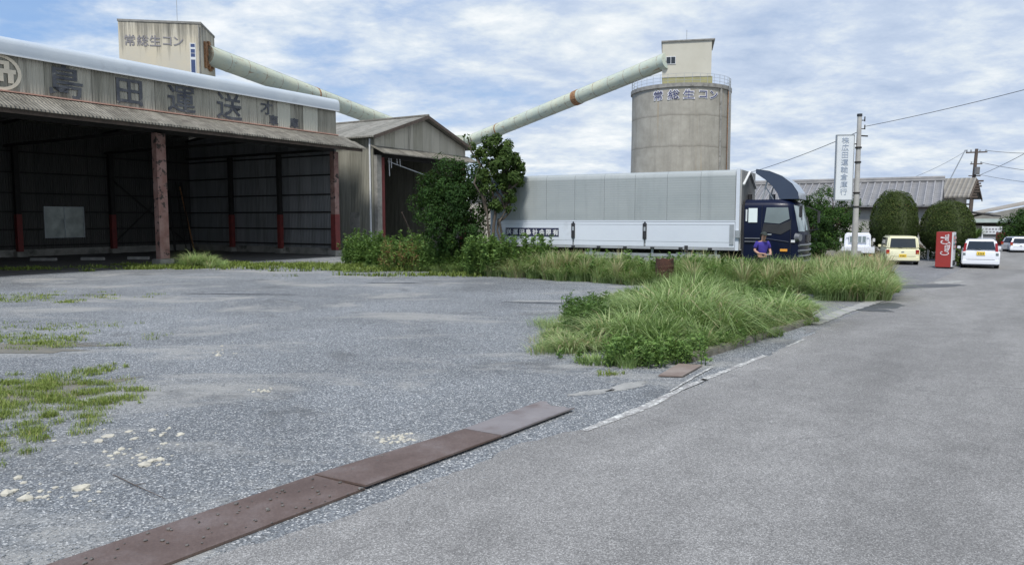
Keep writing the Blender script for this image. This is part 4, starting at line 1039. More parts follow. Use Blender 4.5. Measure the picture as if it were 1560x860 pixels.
# rolls of pantiles running down the slope
k = 0; x = .1
while x > -OL-.1:
    m.tube([(x, -HD-.02, EZ+.0), (x, -.05, RZ+.08)], .075, 6); x -= .42
m.build('roof', mat_roof_tile('grey_pantiles', (.20,.20,.205), (.30,.295,.30), 0, .42, .28), of)
m = MB(); m.tube([(-OL-.2, 0, RZ+.16), (.2, 0, RZ+.16)], .15, 8)
for z_, w_ in ((.30, .12),): m.tube([(-OL-.2, 0, RZ+z_), (.2, 0, RZ+z_)], w_, 8)
m.build('ridge_tiles', mat('dark_ridge_tiles', (.17,.17,.17), (.26,.25,.24), 2, .7), of)
m = MB(); m.box(-OL, -HD+.1, EZ-.2, 0, -HD+.25, EZ-.08); m.build('eave_board', MT['wood'], of)
for x0, x1, z0, z1 in ((-3.1, -2.3, .9, 2.1), (-8.6, -5.6, .2, 2.2), (-12.8, -10.2, .9, 2.2)):
    w = MB().box(x0, -HD+.44, z0, x1, -HD+.49, z1).build('window', MT['glass_dark'], of)
    m = MB(); m.box(x0-.06, -HD+.42, z0-.06, x1+.06, -HD+.47, z0); m.box(x0-.06, -HD+.42, z1, x1+.06, -HD+.47, z1+.06); m.box((x0+x1)/2-.03, -HD+.425, z0, (x0+x1)/2+.03, -HD+.438, z1); m.build('frame', MT['galv'], w)

# annex with exposed gable timbers
AN = Vector((35.0, 57, 0)); an = empty('timber_annex', AN, R(-38.5), 'old two-storey timber annex with a broken gable and open rafters beside the office', 'building')
AZ, AR = 3.85, 5.2; AD = 3.2
m = MB(); m.prism([(-AD+.3, 0), (AD-.3, 0), (AD-.3, AZ), (0, AR-.1), (-AD+.3, AZ)], 0, 9); m.build('wall', mat_corr('annex_boards', (.30,.275,.225), (.42,.39,.33), 0, .2, sheet=.6), an, xf=Matrix(((0,-1,0,-.5),(1,0,0,0),(0,0,1,0),(0,0,0,1))))
m = MB()
for s in (-1, 1):
    ys = (-AD-.2, 0) if s < 0 else (0, AD+.2); zs = (AZ-.12, AR) if s < 0 else (AR, AZ-.12)
    m.hexa([(-9.2, ys[0], zs[0]), (.45, ys[0], zs[0]), (.45, ys[1], zs[1]), (-9.2, ys[1], zs[1]), (-9.2, ys[0], zs[0]+.12), (.45, ys[0], zs[0]+.12), (.45, ys[1], zs[1]+.12), (-9.2, ys[1], zs[1]+.12)])
m.build('roof', mat_roof_tile('brown_grey_tiles', (.20,.18,.15), (.30,.28,.24), 0, .3, .28), an)
m = MB()
for k in range(7):
    y = -AD+.2+k*.5; z = AZ+(y+AD)/(AD)*(AR-AZ) if y < 0 else AR-(y/AD)*(AR-AZ)
    m.bar((-.5, y, z-.15), (.9-.1*(k % 2), y, z-.15), .12)
for k in range(5): z = AZ-2.0+k*.35; m.bar((-.45, -AD+.4, z), (.35+.1*(k % 3), -AD+.4, z), .06, .12)
m.bar((.5, -AD-.2, AZ-.2), (.5, 0, AR-.1), .06, .2); m.bar((.5, AD+.2, AZ-.2), (.5, 0, AR-.1), .06, .2)
m.build('gable_timbers', MT['wood'], an)
m = MB(); m.hexa([(-.4,-2.6,2.75),(1.9,-2.6,2.35),(1.9,2.6,2.35),(-.4,2.6,2.75),(-.4,-2.6,2.85),(1.9,-2.6,2.45),(1.9,2.6,2.45),(-.4,2.6,2.85)]); m.build('side_canopy', MT['dark_steel'], an)
m = MB(); m.box(-.495, -2.2, 0, -.42, 2.2, 2.4); m.build('doorway', MT['glass_dark'], an)

# far warehouses on the right
fwp = Vector((56.5, 92, 0)); fw = empty('far_warehouse', fwp, R(-22), 'long low far warehouse with a broad brown roof on the right', 'warehouse')
wf = mat('beige_far_wall', (.38,.35,.29), (.30,.28,.24), 1, .85)
m = MB(); m.box(0, 0, 0, 4.0, .2, 1.35); m.box(4.0, 0, 1.1, 24, .2, 1.9); m.box(4.0, 0, 0, 4.5, .2, 1.1); m.box(10.5, 0, 0, 12, .2, 1.1); m.box(18, 0, 0, 24, .2, 1.1); m.box(0, 9.8, 0, 24, 10, 3); m.box(-.2, 0, 0, 0, 10, 2); m.build('wall', wf, fw)
m = MB(); m.prism([(-1.2, 2.25), (-1.2, 2.35), (12, 5.4), (26, 2.3), (26, 2.2), (12, 5.25)], .3, 10.5); m.build('roof', mat('brown_old_roof', (.24,.215,.18), (.32,.29,.25), .8, .9, dirt=(.14,.13,.1)), fw)
m = MB(); m.prism([(-1.0, 2.0), (24, 2.0), (12, 5.15)], .31, .5); m.build('gable', mat('grey_far_gable', (.26,.25,.22), (.20,.19,.17), 1, .9), fw)
m = MB(); m.hexa([(-1.5,-2.2,1.72),(10,-2.2,1.72),(10,.0,2.1),(-1.5,.0,2.1),(-1.5,-2.2,1.8),(10,-2.2,1.8),(10,.0,2.2),(-1.5,.0,2.2)]); m.build('canopy', mat('green_grey_canopy', (.22,.27,.24), (.30,.33,.30), 1, .7), fw)
m = MB(); 
for x in (4.6, 7.4, 10.3): m.bar((x, -2.0, 0), (x, -2.0, 1.75), .12)
m.build('canopy_post', MT['galv'], fw)
sb = empty('notice_board', W(1514,352,80) - Vector((0,0,0)), R(-20), 'small white notice board on a post in front of the far warehouse', 'sign'); sb.location.z = 0
MB().box(-1.0, -.04, .55, .75, .04, 1.35).build('board', MT['white'], sb); MB().box(-1.12, -.05, 0, -1.0, .05, 1.4).build('post', MT['white'], sb)
m = MB()
for k in range(5): m.box(-.8+k*.3, -.055, 1.0, -.6+k*.3, -.045, 1.18)
for k in range(4): m.box(-.75+k*.32, -.055, .72, -.55+k*.32, -.045, .86)
m.build('lettering', MT['letter_dim'], sb)
# small beige store seen between the trees
st = empty('beige_store', (-2.6, 44.5, 0), GRID-R(90)+R(0), 'small beige store with a lean-to roof behind the two trees', 'store')
MB().box(0, 0, 0, 5, 4, 3.7).build('wall', mat_corr('beige_sheets', (.40,.37,.31), (.47,.44,.38), 0, .2), st); m = MB(); m.hexa([(-.3,-.4,3.7),(5.3,-.4,3.7),(5.3,4.3,4.1),(-.3,4.3,4.1),(-.3,-.4,3.8),(5.3,-.4,3.8),(5.3,4.3,4.2),(-.3,4.3,4.2)]); m.build('roof', MT['roof_moss'], st)

# ================================================================ TREES AND SHRUBS
def PX(px, py, Y): w_ = W(px, py, Y); return w_
tb = W(690, 400, 29.5)
def cl(list_, Y0, base): return [((W(px, py, Y).x-base.x), Y-base.y, W(px, py, Y).z, r) for px, py, Y, r in list_]
base1 = Vector((W(688, 400, 30.6).x, 30.6, 0))
c1 = [(x, y+0, z, r*1.04) for x, y, z, r in cl([(a_, b_, c_+1.1, d_) for a_, b_, c_, d_ in [(690,262,29.5,.75),(668,285,29.4,.85),(712,280,29.8,.85),(735,262,29.9,.6),(655,312,29.2,.8),(690,310,29.3,1.0),(722,318,29.6,.85),(672,345,29.2,.8),(706,350,29.3,.85),(728,345,30,.6),(648,282,29.6,.45),(690,375,29.4,.7),(715,375,29.6,.6)]], 29.5, base1)]
tree('broadleaf_tree', 'dense dark green tree in front of the gabled shed', 'tree', base1, [(0,0,-.3,0,2.6,.11,.06),(.25,.1,.5,.1,2.8,.09,.05)], c1, 17000, .125, MT['tree_dark'], 41, sub=16, subr=.38)
base2 = Vector((W(750, 400, 29.6).x, 29.6, 0))
c2 = [(x, y+0, z, r*1.04) for x, y, z, r in cl([(a_, b_, c_+1.4, d_) for a_, b_, c_, d_ in [(757,222,28.2,.48),(775,235,28.2,.5),(740,240,28.3,.45),(765,258,28.1,.55),(783,270,28.1,.5),(745,285,28.2,.38),(775,292,28,.42),(760,310,28.1,.36),(712,208,28.6,.16),(728,228,28.5,.3),(792,252,28.1,.28),(778,320,28,.22),(735,262,28.2,.35)]], 29.6, base2)]
tree('broadleaf_tree', 'sparser olive green tree with a bare slender trunk at the rear of the lorry', 'tree', base2, [(0,0,.15,0,3.1,.075,.05),(.25,0,.7,0,3.4,.06,.035),(-.2,0,-.3,.1,3.0,.06,.035),(.45,.1,.25,0,2.2,.05,.04)], c2, 9500, .14, MT['tree_light'], 43, sub=13, subr=.40, hollow=.45)

def topiary(label, px, Y, py_top, wpx, py_bot, seed):
    cx_ = (px-780)/F*Y; h = W(px, py_top, Y).z; zb_ = max(.25, W(px, py_bot, Y).z); rw = wpx/F*Y/2
    root = empty('topiary_shrub', (cx_, Y, 0), 0, label, 'shrub', 'clipped dome shrubs in front of the office')
    MB().tube([(0,0,0),(0,0,zb_+.6)], [.10,.08], 8).build('trunk', MT['trunk'], root)
    rg = np.random.default_rng(seed); n = 19000; d = rdirs(n, rg); d[:, 2] = d[:, 2]
    cz_ = zb_ + (h-zb_)*.40; up_ = h-cz_; dn_ = cz_-zb_
    rad = np.stack([np.full(n, rw), np.full(n, rw), np.where(d[:, 2] > 0, up_, dn_)], 1)
    lump = 1+.02*np.sin(d[:, 0]*9+seed)*np.cos(d[:, 2]*8+seed*2)+.015*np.sin(d[:, 1]*17+d[:, 2]*13)
    # dome that stays full in the flanks
    dd_ = d.copy(); pw = .70; dd_[:, :2] = np.sign(d[:, :2])*np.abs(d[:, :2])**pw
    P = dd_/np.maximum(1, np.linalg.norm(dd_, axis=1, keepdims=True)**.6)*rad*lump[:, None]*rg.uniform(.92, 1.0, n)[:, None]; P[:, 2] += cz_
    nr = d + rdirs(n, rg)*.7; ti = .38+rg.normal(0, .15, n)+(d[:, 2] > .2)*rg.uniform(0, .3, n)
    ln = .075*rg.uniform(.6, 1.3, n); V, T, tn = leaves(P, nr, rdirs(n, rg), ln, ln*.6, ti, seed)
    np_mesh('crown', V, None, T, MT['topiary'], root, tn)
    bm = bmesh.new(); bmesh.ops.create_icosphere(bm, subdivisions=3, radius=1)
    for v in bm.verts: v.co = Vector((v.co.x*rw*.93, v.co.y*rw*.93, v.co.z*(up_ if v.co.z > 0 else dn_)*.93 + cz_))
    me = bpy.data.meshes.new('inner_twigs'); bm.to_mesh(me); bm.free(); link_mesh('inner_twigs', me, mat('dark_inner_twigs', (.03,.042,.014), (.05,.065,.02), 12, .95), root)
    return root
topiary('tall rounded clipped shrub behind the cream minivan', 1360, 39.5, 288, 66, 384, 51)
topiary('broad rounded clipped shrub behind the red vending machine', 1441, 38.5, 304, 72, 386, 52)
# dark trees and hedge behind the lorry cab
b3 = Vector((W(1272,400,42).x, 42, 0))
tree('evergreen_tree', 'dark green bushy tree behind the tall white sign board', 'tree', b3, [(0,0,0,0,2.2,.12,.06)], cl([(1268,302,42,.82),(1250,318,42,.82),(1290,322,42,.82),(1270,335,41.8,1.05),(1298,348,41.9,.7),(1248,352,41.9,.8),(1275,368,41.7,.95),(1305,368,41.8,.65)], 0, b3), 13000, .11, MT['tree_dark'], 61, bias=.22, sub=16)
b4 = Vector((W(1228,400,36).x, 36, 0))
tree('evergreen_tree', 'low dark ragged bush between the lorry cab and the white sign board', 'tree', b4, [(0,0,0,0,1.3,.10,.05)], cl([(1228,318,36,.6),(1240,345,36,.65),(1222,350,36.2,.6),(1240,375,35.8,.7),(1220,385,36,.7),(1258,385,35.8,.6)], 0, b4), 8000, .12, MT['tree_dark'], 62)
b5 = Vector((W(1216,400,41).x, 41, 0))
tree('evergreen_tree', 'small light green bush peeping over the lorry cab', 'tree', b5, [(0,0,0,0,2.6,.08,.04)], cl([(1212,302,41,.45),(1222,312,41,.5),(1205,318,41,.5),(1215,335,41,.7)], 0, b5), 3000, .11, MT['tree_light'], 63)
b6 = Vector((W(1550,400,60).x, 60, 0))
tree('evergreen_tree', 'round green tree at the right edge in front of the far warehouse', 'tree', b6, [(0,0,0,0,2.2,.18,.1)], cl([(1548,345,60,1.2),(1562,335,60,1.2),(1540,358,60,1.0),(1575,350,60,1.6),(1556,362,60,1.2)], 0, b6), 9000, .16, MT['tree_dark'], 64, bias=.1)
# yellow-green azalea and palm beside the vending machine
b7 = Vector((W(1459,400,34.5).x, 34.5, 0))
tree('azalea_bush', 'small yellow-green bush between the vending machine and the white car', 'bush', b7, [(0,0,0,0,.5,.04,.02)], cl([(1455,385,34.5,.28),(1463,388,34.5,.26),(1456,397,34.4,.26),(1466,397,34.5,.22)], 0, b7), 3200, .075, MT['tree_light'], 65, bias=.28)
b8 = Vector((W(1483,400,38.5).x, 38.5, 0)); pr = empty('palm_shrub', b8, 0, 'spiky palm shrub with arching fronds behind the white hatchback', 'palm')
MB().tube([(0,0,0),(0,0,1.0)], [.12,.09], 8).build('trunk', MT['trunk'], pr)
rg = np.random.default_rng(8); nb = 420; az = np.repeat(rg.uniform(0, 6.28, 21), 20)+rg.normal(0, .16, nb)
blades('crown', np.tile([0,0,.95], (nb,1)), rg.uniform(.7, 1.15, nb), np.full(nb, .045), rg.uniform(.35, 1.1, nb), .35+rg.normal(0, .12, nb), MT['weed'], 8, azim=az, parent=pr)
b9 = Vector((W(1400,400,41).x, 41, 0))
tree('evergreen_tree', 'dark low hedge plant between the two rounded shrubs', 'shrub', b9, [(0,0,0,0,.8,.06,.03)], cl([(1325,385,40.5,.5),(1398,388,41,.5),(1410,380,41,.4),(1420,395,40.6,.5)], 0, b9), 3500, .09, MT['tree_dark'], 66)

# ================================================================ LORRY (local x forward, near side y=0)
TH = R(28); LO = Vector((7.95, 25.97, 0))
lorry = empty('box_lorry', LO, -TH, 'long silver and white box lorry with a dark navy cab, parked behind the tall grass', 'lorry')
def mat_ribs(name, c1, c2, pitch, axis=2, metal=.2, rough=.4, strength=.5, dk=.35):
    m, t, b, vec = base_mat(name)
    s = t.nodes.new('ShaderNodeSeparateXYZ'); t.links.new(vec, s.inputs[0])
    w = math_n(t, 'SINE', math_n(t, 'MULTIPLY', s.outputs[axis], 2*math.pi/pitch))
    f = noise(t, mapv(t, vec, (.5, .5, 1.2)), .8, 7, .6)
    c = ramp(t, f, [(.3, c1), (.7, c2)])
    c = mixc(t, ramp(t, noise(t, mapv(t, vec, (1.5, 1, .12)), 1.8, 8, .7), [(.52, 0.0), (.75, .35)]), c, tuple(x*.6 for x in c1))
    c = mixc(t, ramp(t, w, [(0, dk), (.35, 0.0)]), c, tuple(x*.55 for x in c1))
    t.links.new(c, b.inputs['Base Color']); b.inputs['Roughness'].default_value = rough; b.inputs['Metallic'].default_value = metal
    bump(t, b, w, strength, .01); return m
sil = mat_ribs('ribbed_silver_panel', (.29,.32,.32), (.36,.385,.38), .085, strength=.08, dk=.10, metal=.05, rough=.5)
bulk = mat_ribs('ribbed_bulkhead', (.30,.30,.29), (.36,.36,.35), .24, 1, .1, .6, .9)
wgate = mat('bluish_white_gate', (.56,.60,.655), (.60,.64,.69), .5, .35, dirt=(.42,.44,.46), dirt_lo=.62, dirt_hi=.85, dscale=.9)
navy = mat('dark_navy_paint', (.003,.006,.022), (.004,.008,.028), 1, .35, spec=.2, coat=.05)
navy_sky_lit = mat('sky_lit_navy_paint', (.11,.155,.21), (.14,.185,.24), 1, .25, coat=.6)  # lighter blue: sky reflection on the deflector top put into the colour
P_ = lambda mb, n, m, par=lorry, **k: mb.build(n, m, par, **k)
BL = -9.4
# wing panels: rounded at the top edge, split in sheets
m = MB(); xs = [BL+.06+i*(abs(BL)-.20)/8 for i in range(9)]
for i in range(8):
    a, b = xs[i]+.004, xs[i+1]-.004
    prof = [(0,2.09),(0,3.62),(.03,3.72),(.10,3.79),(.2,3.815),(.2,3.78),(.05,3.6),(.04,2.09)]
    vs = [(a, y, z) for y, z in prof]+[(b, y, z) for y, z in prof]; n_ = len(prof)
    m.add(vs, [tuple(range(n_)), tuple(range(2*n_-1, n_-1, -1))]+[(k, (k+1) % n_, (k+1) % n_+n_, k+n_) for k in range(n_)])
P_(m, 'wing_panel', sil)
P_(MB().box(BL+.02, .06, 1.15, -.03, 2.44, 3.77), 'cargo_body', mat('grey_cargo_body', (.42,.44,.44), (.38,.4,.4), 1, .5), bevel=.03)
P_(MB().box(BL+.05, 2.445, 1.15, -.1, 2.49, 3.7), 'far_side_panel', sil)
P_(MB().box(BL+.06, -.02, 2.04, -.12, .03, 2.085), 'rail', wgate)
m = MB()
for a, b in ((BL+.06, -5.97), (-5.90, -3.25), (-3.18, -.13)): m.box(a, -.012, 1.16, b, .05, 2.03)
P_(m, 'side_gate', wgate)
m = MB()
for z in (1.33, 1.93): m.box(BL+.1, -.017, z, -.16, -.0125, z+.008)
P_(m, 'gate_rib', sil)
P_(MB().box(BL, -.02, 1.06, -.0, .06, 1.155), 'sill', mat('grey_sill', (.34,.36,.38)))
m = MB()
for k in range(9): m.box(-1.0-k*1.0, -.035, 1.075, -.86-k*1.0, -.021, 1.135)
P_(m, 'side_lamps', MT['plastic'])
P_(MB().box(-.115, -.025, 1.06, .0, .10, 3.83), 'front_post', wgate)
P_(MB().box(BL-.03, -.025, 1.06, BL+.05, 2.5, 3.83), 'rear_frame', wgate)
P_(MB().box(.002, .03, 1.1, .05, 2.47, 3.80), 'bulkhead', bulk)
P_(MB().bar((.08, .18, 3.30), (.08, 1.25, 3.80), .05, .07, (1,0,0)).bar((.08, 1.25, 3.80), (.08, 2.42, 3.25), .05, .07, (1,0,0)), 'bulkhead_trim', MT['white'])
for x in (-5.935, -3.215):
    o = P_(MB().box(x-.07, -.04, 1.42, x+.07, -.015, 1.98), 'gate_latch', MT['plastic']); MB().box(x-.03, -.055, 1.70, x+.04, -.042, 1.85).build('latch_handle', MT['galv'], o)
P_(MB().box(-1.8, -.035, 1.0, -1.68, -.0, 1.2), 'gate_latch', MT['plastic'])
P_(MB().box(-.30, -.035, 1.25, -.16, -.0, 1.95).box(-.10, -.10, 1.5, .05, -.026, 1.75), 'front_latch', MT['galv'])
P_(MB().box(-8.76, -.0225, 1.46, -6.52, -.0175, 1.79), 'name_panel', mat('navy_name_panel', (.02,.025,.06)))
items = []
for i, ch in enumerate('送運田島社会限有'):
    items.append((text_mesh(ch, .235, .006, .002), face_xf((-8.62+i*.282, -.026, 1.625), (1,0,0), (0,0,1))))
letters('lettering', items, MT['white'], lorry)
# chassis and running gear
m = MB(); m.box(-9.3, .75, .72, 1.6, .85, 1.0); m.box(-9.3, 1.65, .72, 1.6, 1.75, 1.0)
for k in range(8): m.box(-9.2+k*1.2, .3, .98, -9.1+k*1.2, 2.2, 1.07)
P_(m, 'chassis', MT['dark_steel'])
m = MB(); m.box(-5.5, .04, .50, -.6, .07, .62); m.box(-5.5, .04, .78, -.6, .07, .9)
for x in (-5.3, -3, -.8): m.box(x, .07, .45, x+.08, .12, 1.05)
P_(m, 'side_guard', MT['galv'])
P_(MB().box(-2.2, .15, .45, -1.2, .7, .95), 'fuel_tank', MT['galv'], bevel=.05)
def wheel(par, x, y, r, w, side=-1, rimm='galv'):
    t = MB().tube([(x, y-w/2, r), (x, y-w/2+.02, r), (x, y+w/2-.02, r), (x, y+w/2, r)], [r*.9, r, r, r*.9], 28).build('wheel', MT['rubber'], par, smooth=True)
    yy = y+side*(w/2+.006); MB().tube([(x, yy-.01*side*0-.006, r), (x, yy+.006, r)], [r*.58, r*.58], 20).tube([(x, yy+side*.01-.01, r), (x, yy+side*.03, r)], [r*.2, r*.2], 12).build('rim', MT[rimm], t, smooth=True)
for x in (-7.9, -6.75):
    for y, s in ((.32, -1), (2.18, 1)): wheel(lorry, x, y, .46, .5, s)
for y, s in ((.30, -1), (2.2, 1)): wheel(lorry, 1.05, y, .47, .28, s)
# cab by lofted plan outlines
OUTL = [(.14,.10),(1.1,.09),(1.62,.10),(1.84,.20),(1.97,.50),(2.02,1.25),(1.97,2.0),(1.84,2.30),(1.62,2.40),(1.1,2.41),(.14,2.40)]
def cab_ring(z, off=0):
    rc = 0 if z < 1.65 else (z-1.65)*.22 if z < 2.62 else .213+(z-2.62)*1.6
    ins = 0 if z < 1.9 else (z-1.9)*.06 if z < 2.62 else .043+(z-2.62)*.9
    out = []
    for x, y in OUTL:
        X = x - rc*max(0, (x-.5)/1.5); Yv = 1.25+(y-1.25)*(1-ins/1.15)
        c = Vector((X-1.0, Yv-1.25)); l = c.length; c *= (l+off)/l; out.append((c.x+1.0, c.y+1.25, z))
    return out
zs = [.50,.8,1.2,1.5,1.65,1.9,2.2,2.5,2.62,2.70,2.76,2.79]
m = MB(); n_ = len(OUTL); 
for z in zs: m.v += cab_ring(z)
for i in range(len(zs)-1):
    for k in range(n_):
        a = i*n_+k; b = i*n_+(k+1) % n_; m.f.append((a, b, b+n_, a+n_))
m.f.append(tuple(range(n_))[::-1]); m.f.append(tuple((len(zs)-1)*n_+k for k in range(n_)))
P_(m, 'cab', navy, smooth=True)
m = MB(); ws = [1.72, 1.9, 2.2, 2.5, 2.60]; idx = [3,4,5,6,7]
for z in ws: m.v += [cab_ring(z, .012)[k] for k in idx]
for i in range(len(ws)-1):
    for k in range(4): a = i*5+k; m.f.append((a, a+1, a+6, a+5))
wsx = P_(m, 'windscreen', MT['sky_glass'], smooth=True)
m = MB(); m.bar((2.0, .6, 1.72), (1.86, 1.2, 2.25), .025); m.bar((2.03, 1.4, 1.72), (1.88, 1.9, 2.2), .025); m.build('wiper', MT['plastic'], wsx)
m = MB(); m.add([(.78,.085,2.02),(1.25,.083,1.98),(1.56,.092,2.14),(1.50,.115,2.52),(.84,.105,2.52)], [(0,1,2,3,4)]); P_(m, 'door_window', MT['glass_grey'])
m = MB(); m.add([(.72,.078,1.72),(1.30,.076,1.62),(1.60,.085,1.80),(1.60,.085,2.10),(1.26,.076,1.95),(.76,.078,1.985)], [(0,1,2,3,4,5)]); P_(m, 'door_recess', MT['plastic'])
P_(MB().box(.28,.072,2.02,.56,.088,2.50), 'rear_side_window', mat('painted_daylight_pane', (.68,.76,.74), (.74,.80,.78), 1, .3))  # daylight showing through the cab, painted as an opaque pale pane
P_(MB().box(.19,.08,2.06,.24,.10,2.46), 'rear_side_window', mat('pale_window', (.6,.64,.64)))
m = MB(); m.box(.70,.082,.95,.708,.097,2.6); m.box(1.60,.075,1.0,1.608,.1,2.2); m.box(.70,.08,.95,1.6,.097,.958); P_(m, 'door_seam', MT['plastic'])
m = MB(); m.box(.85,.06,1.60,1.02,.085,1.64); P_(m, 'door_handle', MT['galv'])
P_(MB().bar((.72,.074,1.50), (1.55,.074,1.38), .012, .02), 'door_stripe', mat('grey_stripe', (.06,.07,.10)))
m = MB(); m.box(.18,.04,1.47,.66,.09,1.50); m.box(.18,.04,1.36,.66,.09,1.39); P_(m, 'step', mat('dull_step', (.14,.15,.17)))
P_(MB().box(1.30,.06,1.06,1.52,.095,1.14), 'side_reflector', mat('orange_reflector', (.75,.33,.05), (.7,.3,.05), 1, .3))
P_(MB().box(1.62,.08,1.36,1.74,.13,1.44), 'marker_lamp', MT['white'])
m = MB()
for z in (1.26, 1.08, .90, .72):
    r = [Vector(p) for p in cab_ring(z, .03)]
    m.tube([r[k] for k in (3,4,5,6,7)], .045, 6)
P_(m, 'bumper_bar', mat('grey_bumper', (.16,.17,.18), (.12,.13,.14), 1, .4, .2))
for k in (3, 7):
    p = Vector(cab_ring(1.52, -.02)[k]); P_(MB().tube([p+Vector((-.06,0,-.0)), p+Vector((.07,(-.05 if k == 3 else .05),0))], [.16,.12], 16), 'headlight', mat('lamp_glass', (.16,.17,.18), (.10,.10,.11), 4, .25))
P_(MB().box(1.94,.75,1.35,2.04,1.75,1.6), 'grille', MT['plastic'])
m = MB(); m.bar((1.7,.1,2.6), (1.95,-.10,2.55), .03); m.bar((1.95,-.10,2.6), (1.95,-.10,2.1), .025); 
mr = P_(m, 'mirror_arm', MT['plastic']); MB().box(1.87,-.20,2.18,1.94,-.02,2.56).build('mirror', MT['plastic'], mr, bevel=.02)
m = MB(); m.bar((1.8,2.4,2.6), (2.2,2.6,2.4), .03); m.box(2.15,2.5,2.0,2.22,2.68,2.42); P_(m, 'far_mirror', MT['plastic']); P_(MB().bar((2.0,.5,1.74), (2.40,.3,1.80), .025), 'front_mirror', MT['plastic'])
P_(MB().box(.06,.15,.9,.13,.7,2.62).tube([(.10,1.2,1.0),(.10,1.2,3.0)], .08, 10), 'air_intake', MT['plastic'])
# roof deflector: crescent
of_, if_ = [(1.80,2.80),(1.76,3.02),(1.58,3.30),(1.26,3.56),(.86,3.74),(.44,3.82)], [(.44,3.68),(.74,3.46),(.98,3.22),(1.14,2.98),(1.20,2.80)]
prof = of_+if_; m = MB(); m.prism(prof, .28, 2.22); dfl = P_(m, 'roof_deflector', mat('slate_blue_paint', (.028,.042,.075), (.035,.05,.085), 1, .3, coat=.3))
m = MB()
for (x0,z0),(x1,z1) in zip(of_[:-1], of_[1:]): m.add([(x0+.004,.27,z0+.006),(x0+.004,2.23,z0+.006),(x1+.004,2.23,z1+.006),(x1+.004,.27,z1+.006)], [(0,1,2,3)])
m.build('deflector_shell', navy_sky_lit, dfl, smooth=True)  # thin skin carrying the painted sky reflection of the deflector's upper face
m = MB(); m.bar((.62,.5,2.75), (.78,.5,3.45), .04); m.bar((.62,2,2.75), (.78,2,3.45), .04); m.bar((1.0,.5,2.78),(.74,.5,3.2), .03); m.tube([(.9,.8,2.78),(.9,.8,2.98)], .10, 8); m.build('support', MT['galv'], dfl)

lorry.scale = (1.06, 1.06, 1.026)
# ================================================================ PERSON by the cab
PP = Vector((8.17, 24.15, 0))
person = empty('person', PP, R(8), 'person in purple-blue shirt and dark cap reading a clipboard beside the lorry cab', 'person')
def skin(name, verts, edges, radii, mat, parent, root=0, sub=1):
    me = bpy.data.meshes.new(name); me.from_pydata(verts, edges, []); me.update()
    o = link_mesh(name, me, mat, parent)
    md = o.modifiers.new('skin', 'SKIN'); sv = me.skin_vertices[0].data if me.skin_vertices else None
    if sv is None:
        bm = bmesh.new(); bm.from_mesh(me); bm.verts.layers.skin.verify(); bm.to_mesh(me); bm.free(); sv = me.skin_vertices[0].data
    for i, r in enumerate(radii):
        rr = r if isinstance(r, tuple) else (r, r); sv[i].radius = rr; sv[i].use_root = (i == root)
    md.use_smooth_shade = True
    s_ = o.modifiers.new('sub', 'SUBSURF'); s_.levels = sub; s_.render_levels = sub
    return o
V_ = [(0,0,.95),(0,.01,1.15),(0,.0,1.34),(0,-.03,1.47),(0,-.07,1.56),(0,-.09,1.66),(0,-.085,1.72)]
E_ = [(0,1),(1,2),(2,3),(3,4),(4,5),(5,6)]; R_ = [(.15,.11),(.14,.10),(.16,.11),(.055,.055),(.075,.08),(.085,.10),(.06,.07)]
for s in (-1, 1):
    b = len(V_); V_ += [(s*.17,0,1.41),(s*.27,.0,1.17),(s*.21,-.17,1.08),(s*.13,-.28,1.075),(s*.10,-.33,1.07)]; E_ += [(2,b),(b,b+1),(b+1,b+2),(b+2,b+3),(b+3,b+4)]; R_ += [.062,.045,.040,.028,(.036,.018)]
    for k, (dx, ln) in enumerate(((-.030,.062),(-.010,.074),(.010,.070),(.030,.055))):
        c = len(V_); V_ += [(s*(.095-dx), -.365, 1.068), (s*(.085-dx), -.365-ln*.55, 1.062), (s*(.078-dx), -.365-ln*.8, 1.040)]; E_ += [(b+4,c),(c,c+1),(c+1,c+2)]; R_ += [.0095,.009,.007]
    c = len(V_); V_ += [(s*.065,-.31,1.088),(s*.050,-.35,1.094)]; E_ += [(b+4,c),(c,c+1)]; R_ += [.011,.008]
    b = len(V_); V_ += [(s*.09,0,.90),(s*.115,-.03,.50),(s*.125,.01,.10),(s*.135,-.12,.045)]; E_ += [(0,b),(b,b+1),(b+1,b+2),(b+2,b+3)]; R_ += [.085,.055,.04,(.04,.03)]
skin('body', V_, E_, R_, mat('skin', (.42,.24,.17), (.46,.27,.19), 6, .55), person)
shirt = mat('purple_blue_shirt', (.045,.03,.26), (.035,.025,.20), 5, .85)
skin('shirt', [(0,0,.93),(0,.01,1.15),(0,.0,1.34),(0,-.005,1.43),(.185,0,1.415),(.262,0,1.22),(-.185,0,1.415),(-.262,0,1.22)], [(0,1),(1,2),(2,3),(2,4),(4,5),(2,6),(6,7)], [(.175,.13),(.165,.125),(.18,.13),(.085,.08),.085,.072,.085,.072], shirt, person)
skin('trousers', [(0,0,.96),(.09,0,.88),(.115,-.03,.50),(.125,.01,.12),(-.09,0,.88),(-.115,-.03,.50),(-.125,.01,.12)], [(0,1),(1,2),(2,3),(0,4),(4,5),(5,6)], [(.165,.125),.10,.075,.065,.10,.075,.065], mat('dark_trousers', (.03,.032,.045), (.045,.045,.06), 5, .9), person)
skin('shoe', [(.125,.04,.05),(.14,-.15,.04)], [(0,1)], [.055,.048], MT['plastic'], person); skin('shoe', [(-.125,.04,.05),(-.14,-.15,.04)], [(0,1)], [.055,.048], MT['plastic'], person)
bm = bmesh.new(); bmesh.ops.create_uvsphere(bm, u_segments=16, v_segments=8, radius=1)
bmesh.ops.delete(bm, geom=[v for v in bm.verts if v.co.z < -.05], context='VERTS')
for v in bm.verts: v.co = Vector((v.co.x*.102, v.co.y*.12-.085, v.co.z*.085+1.70))
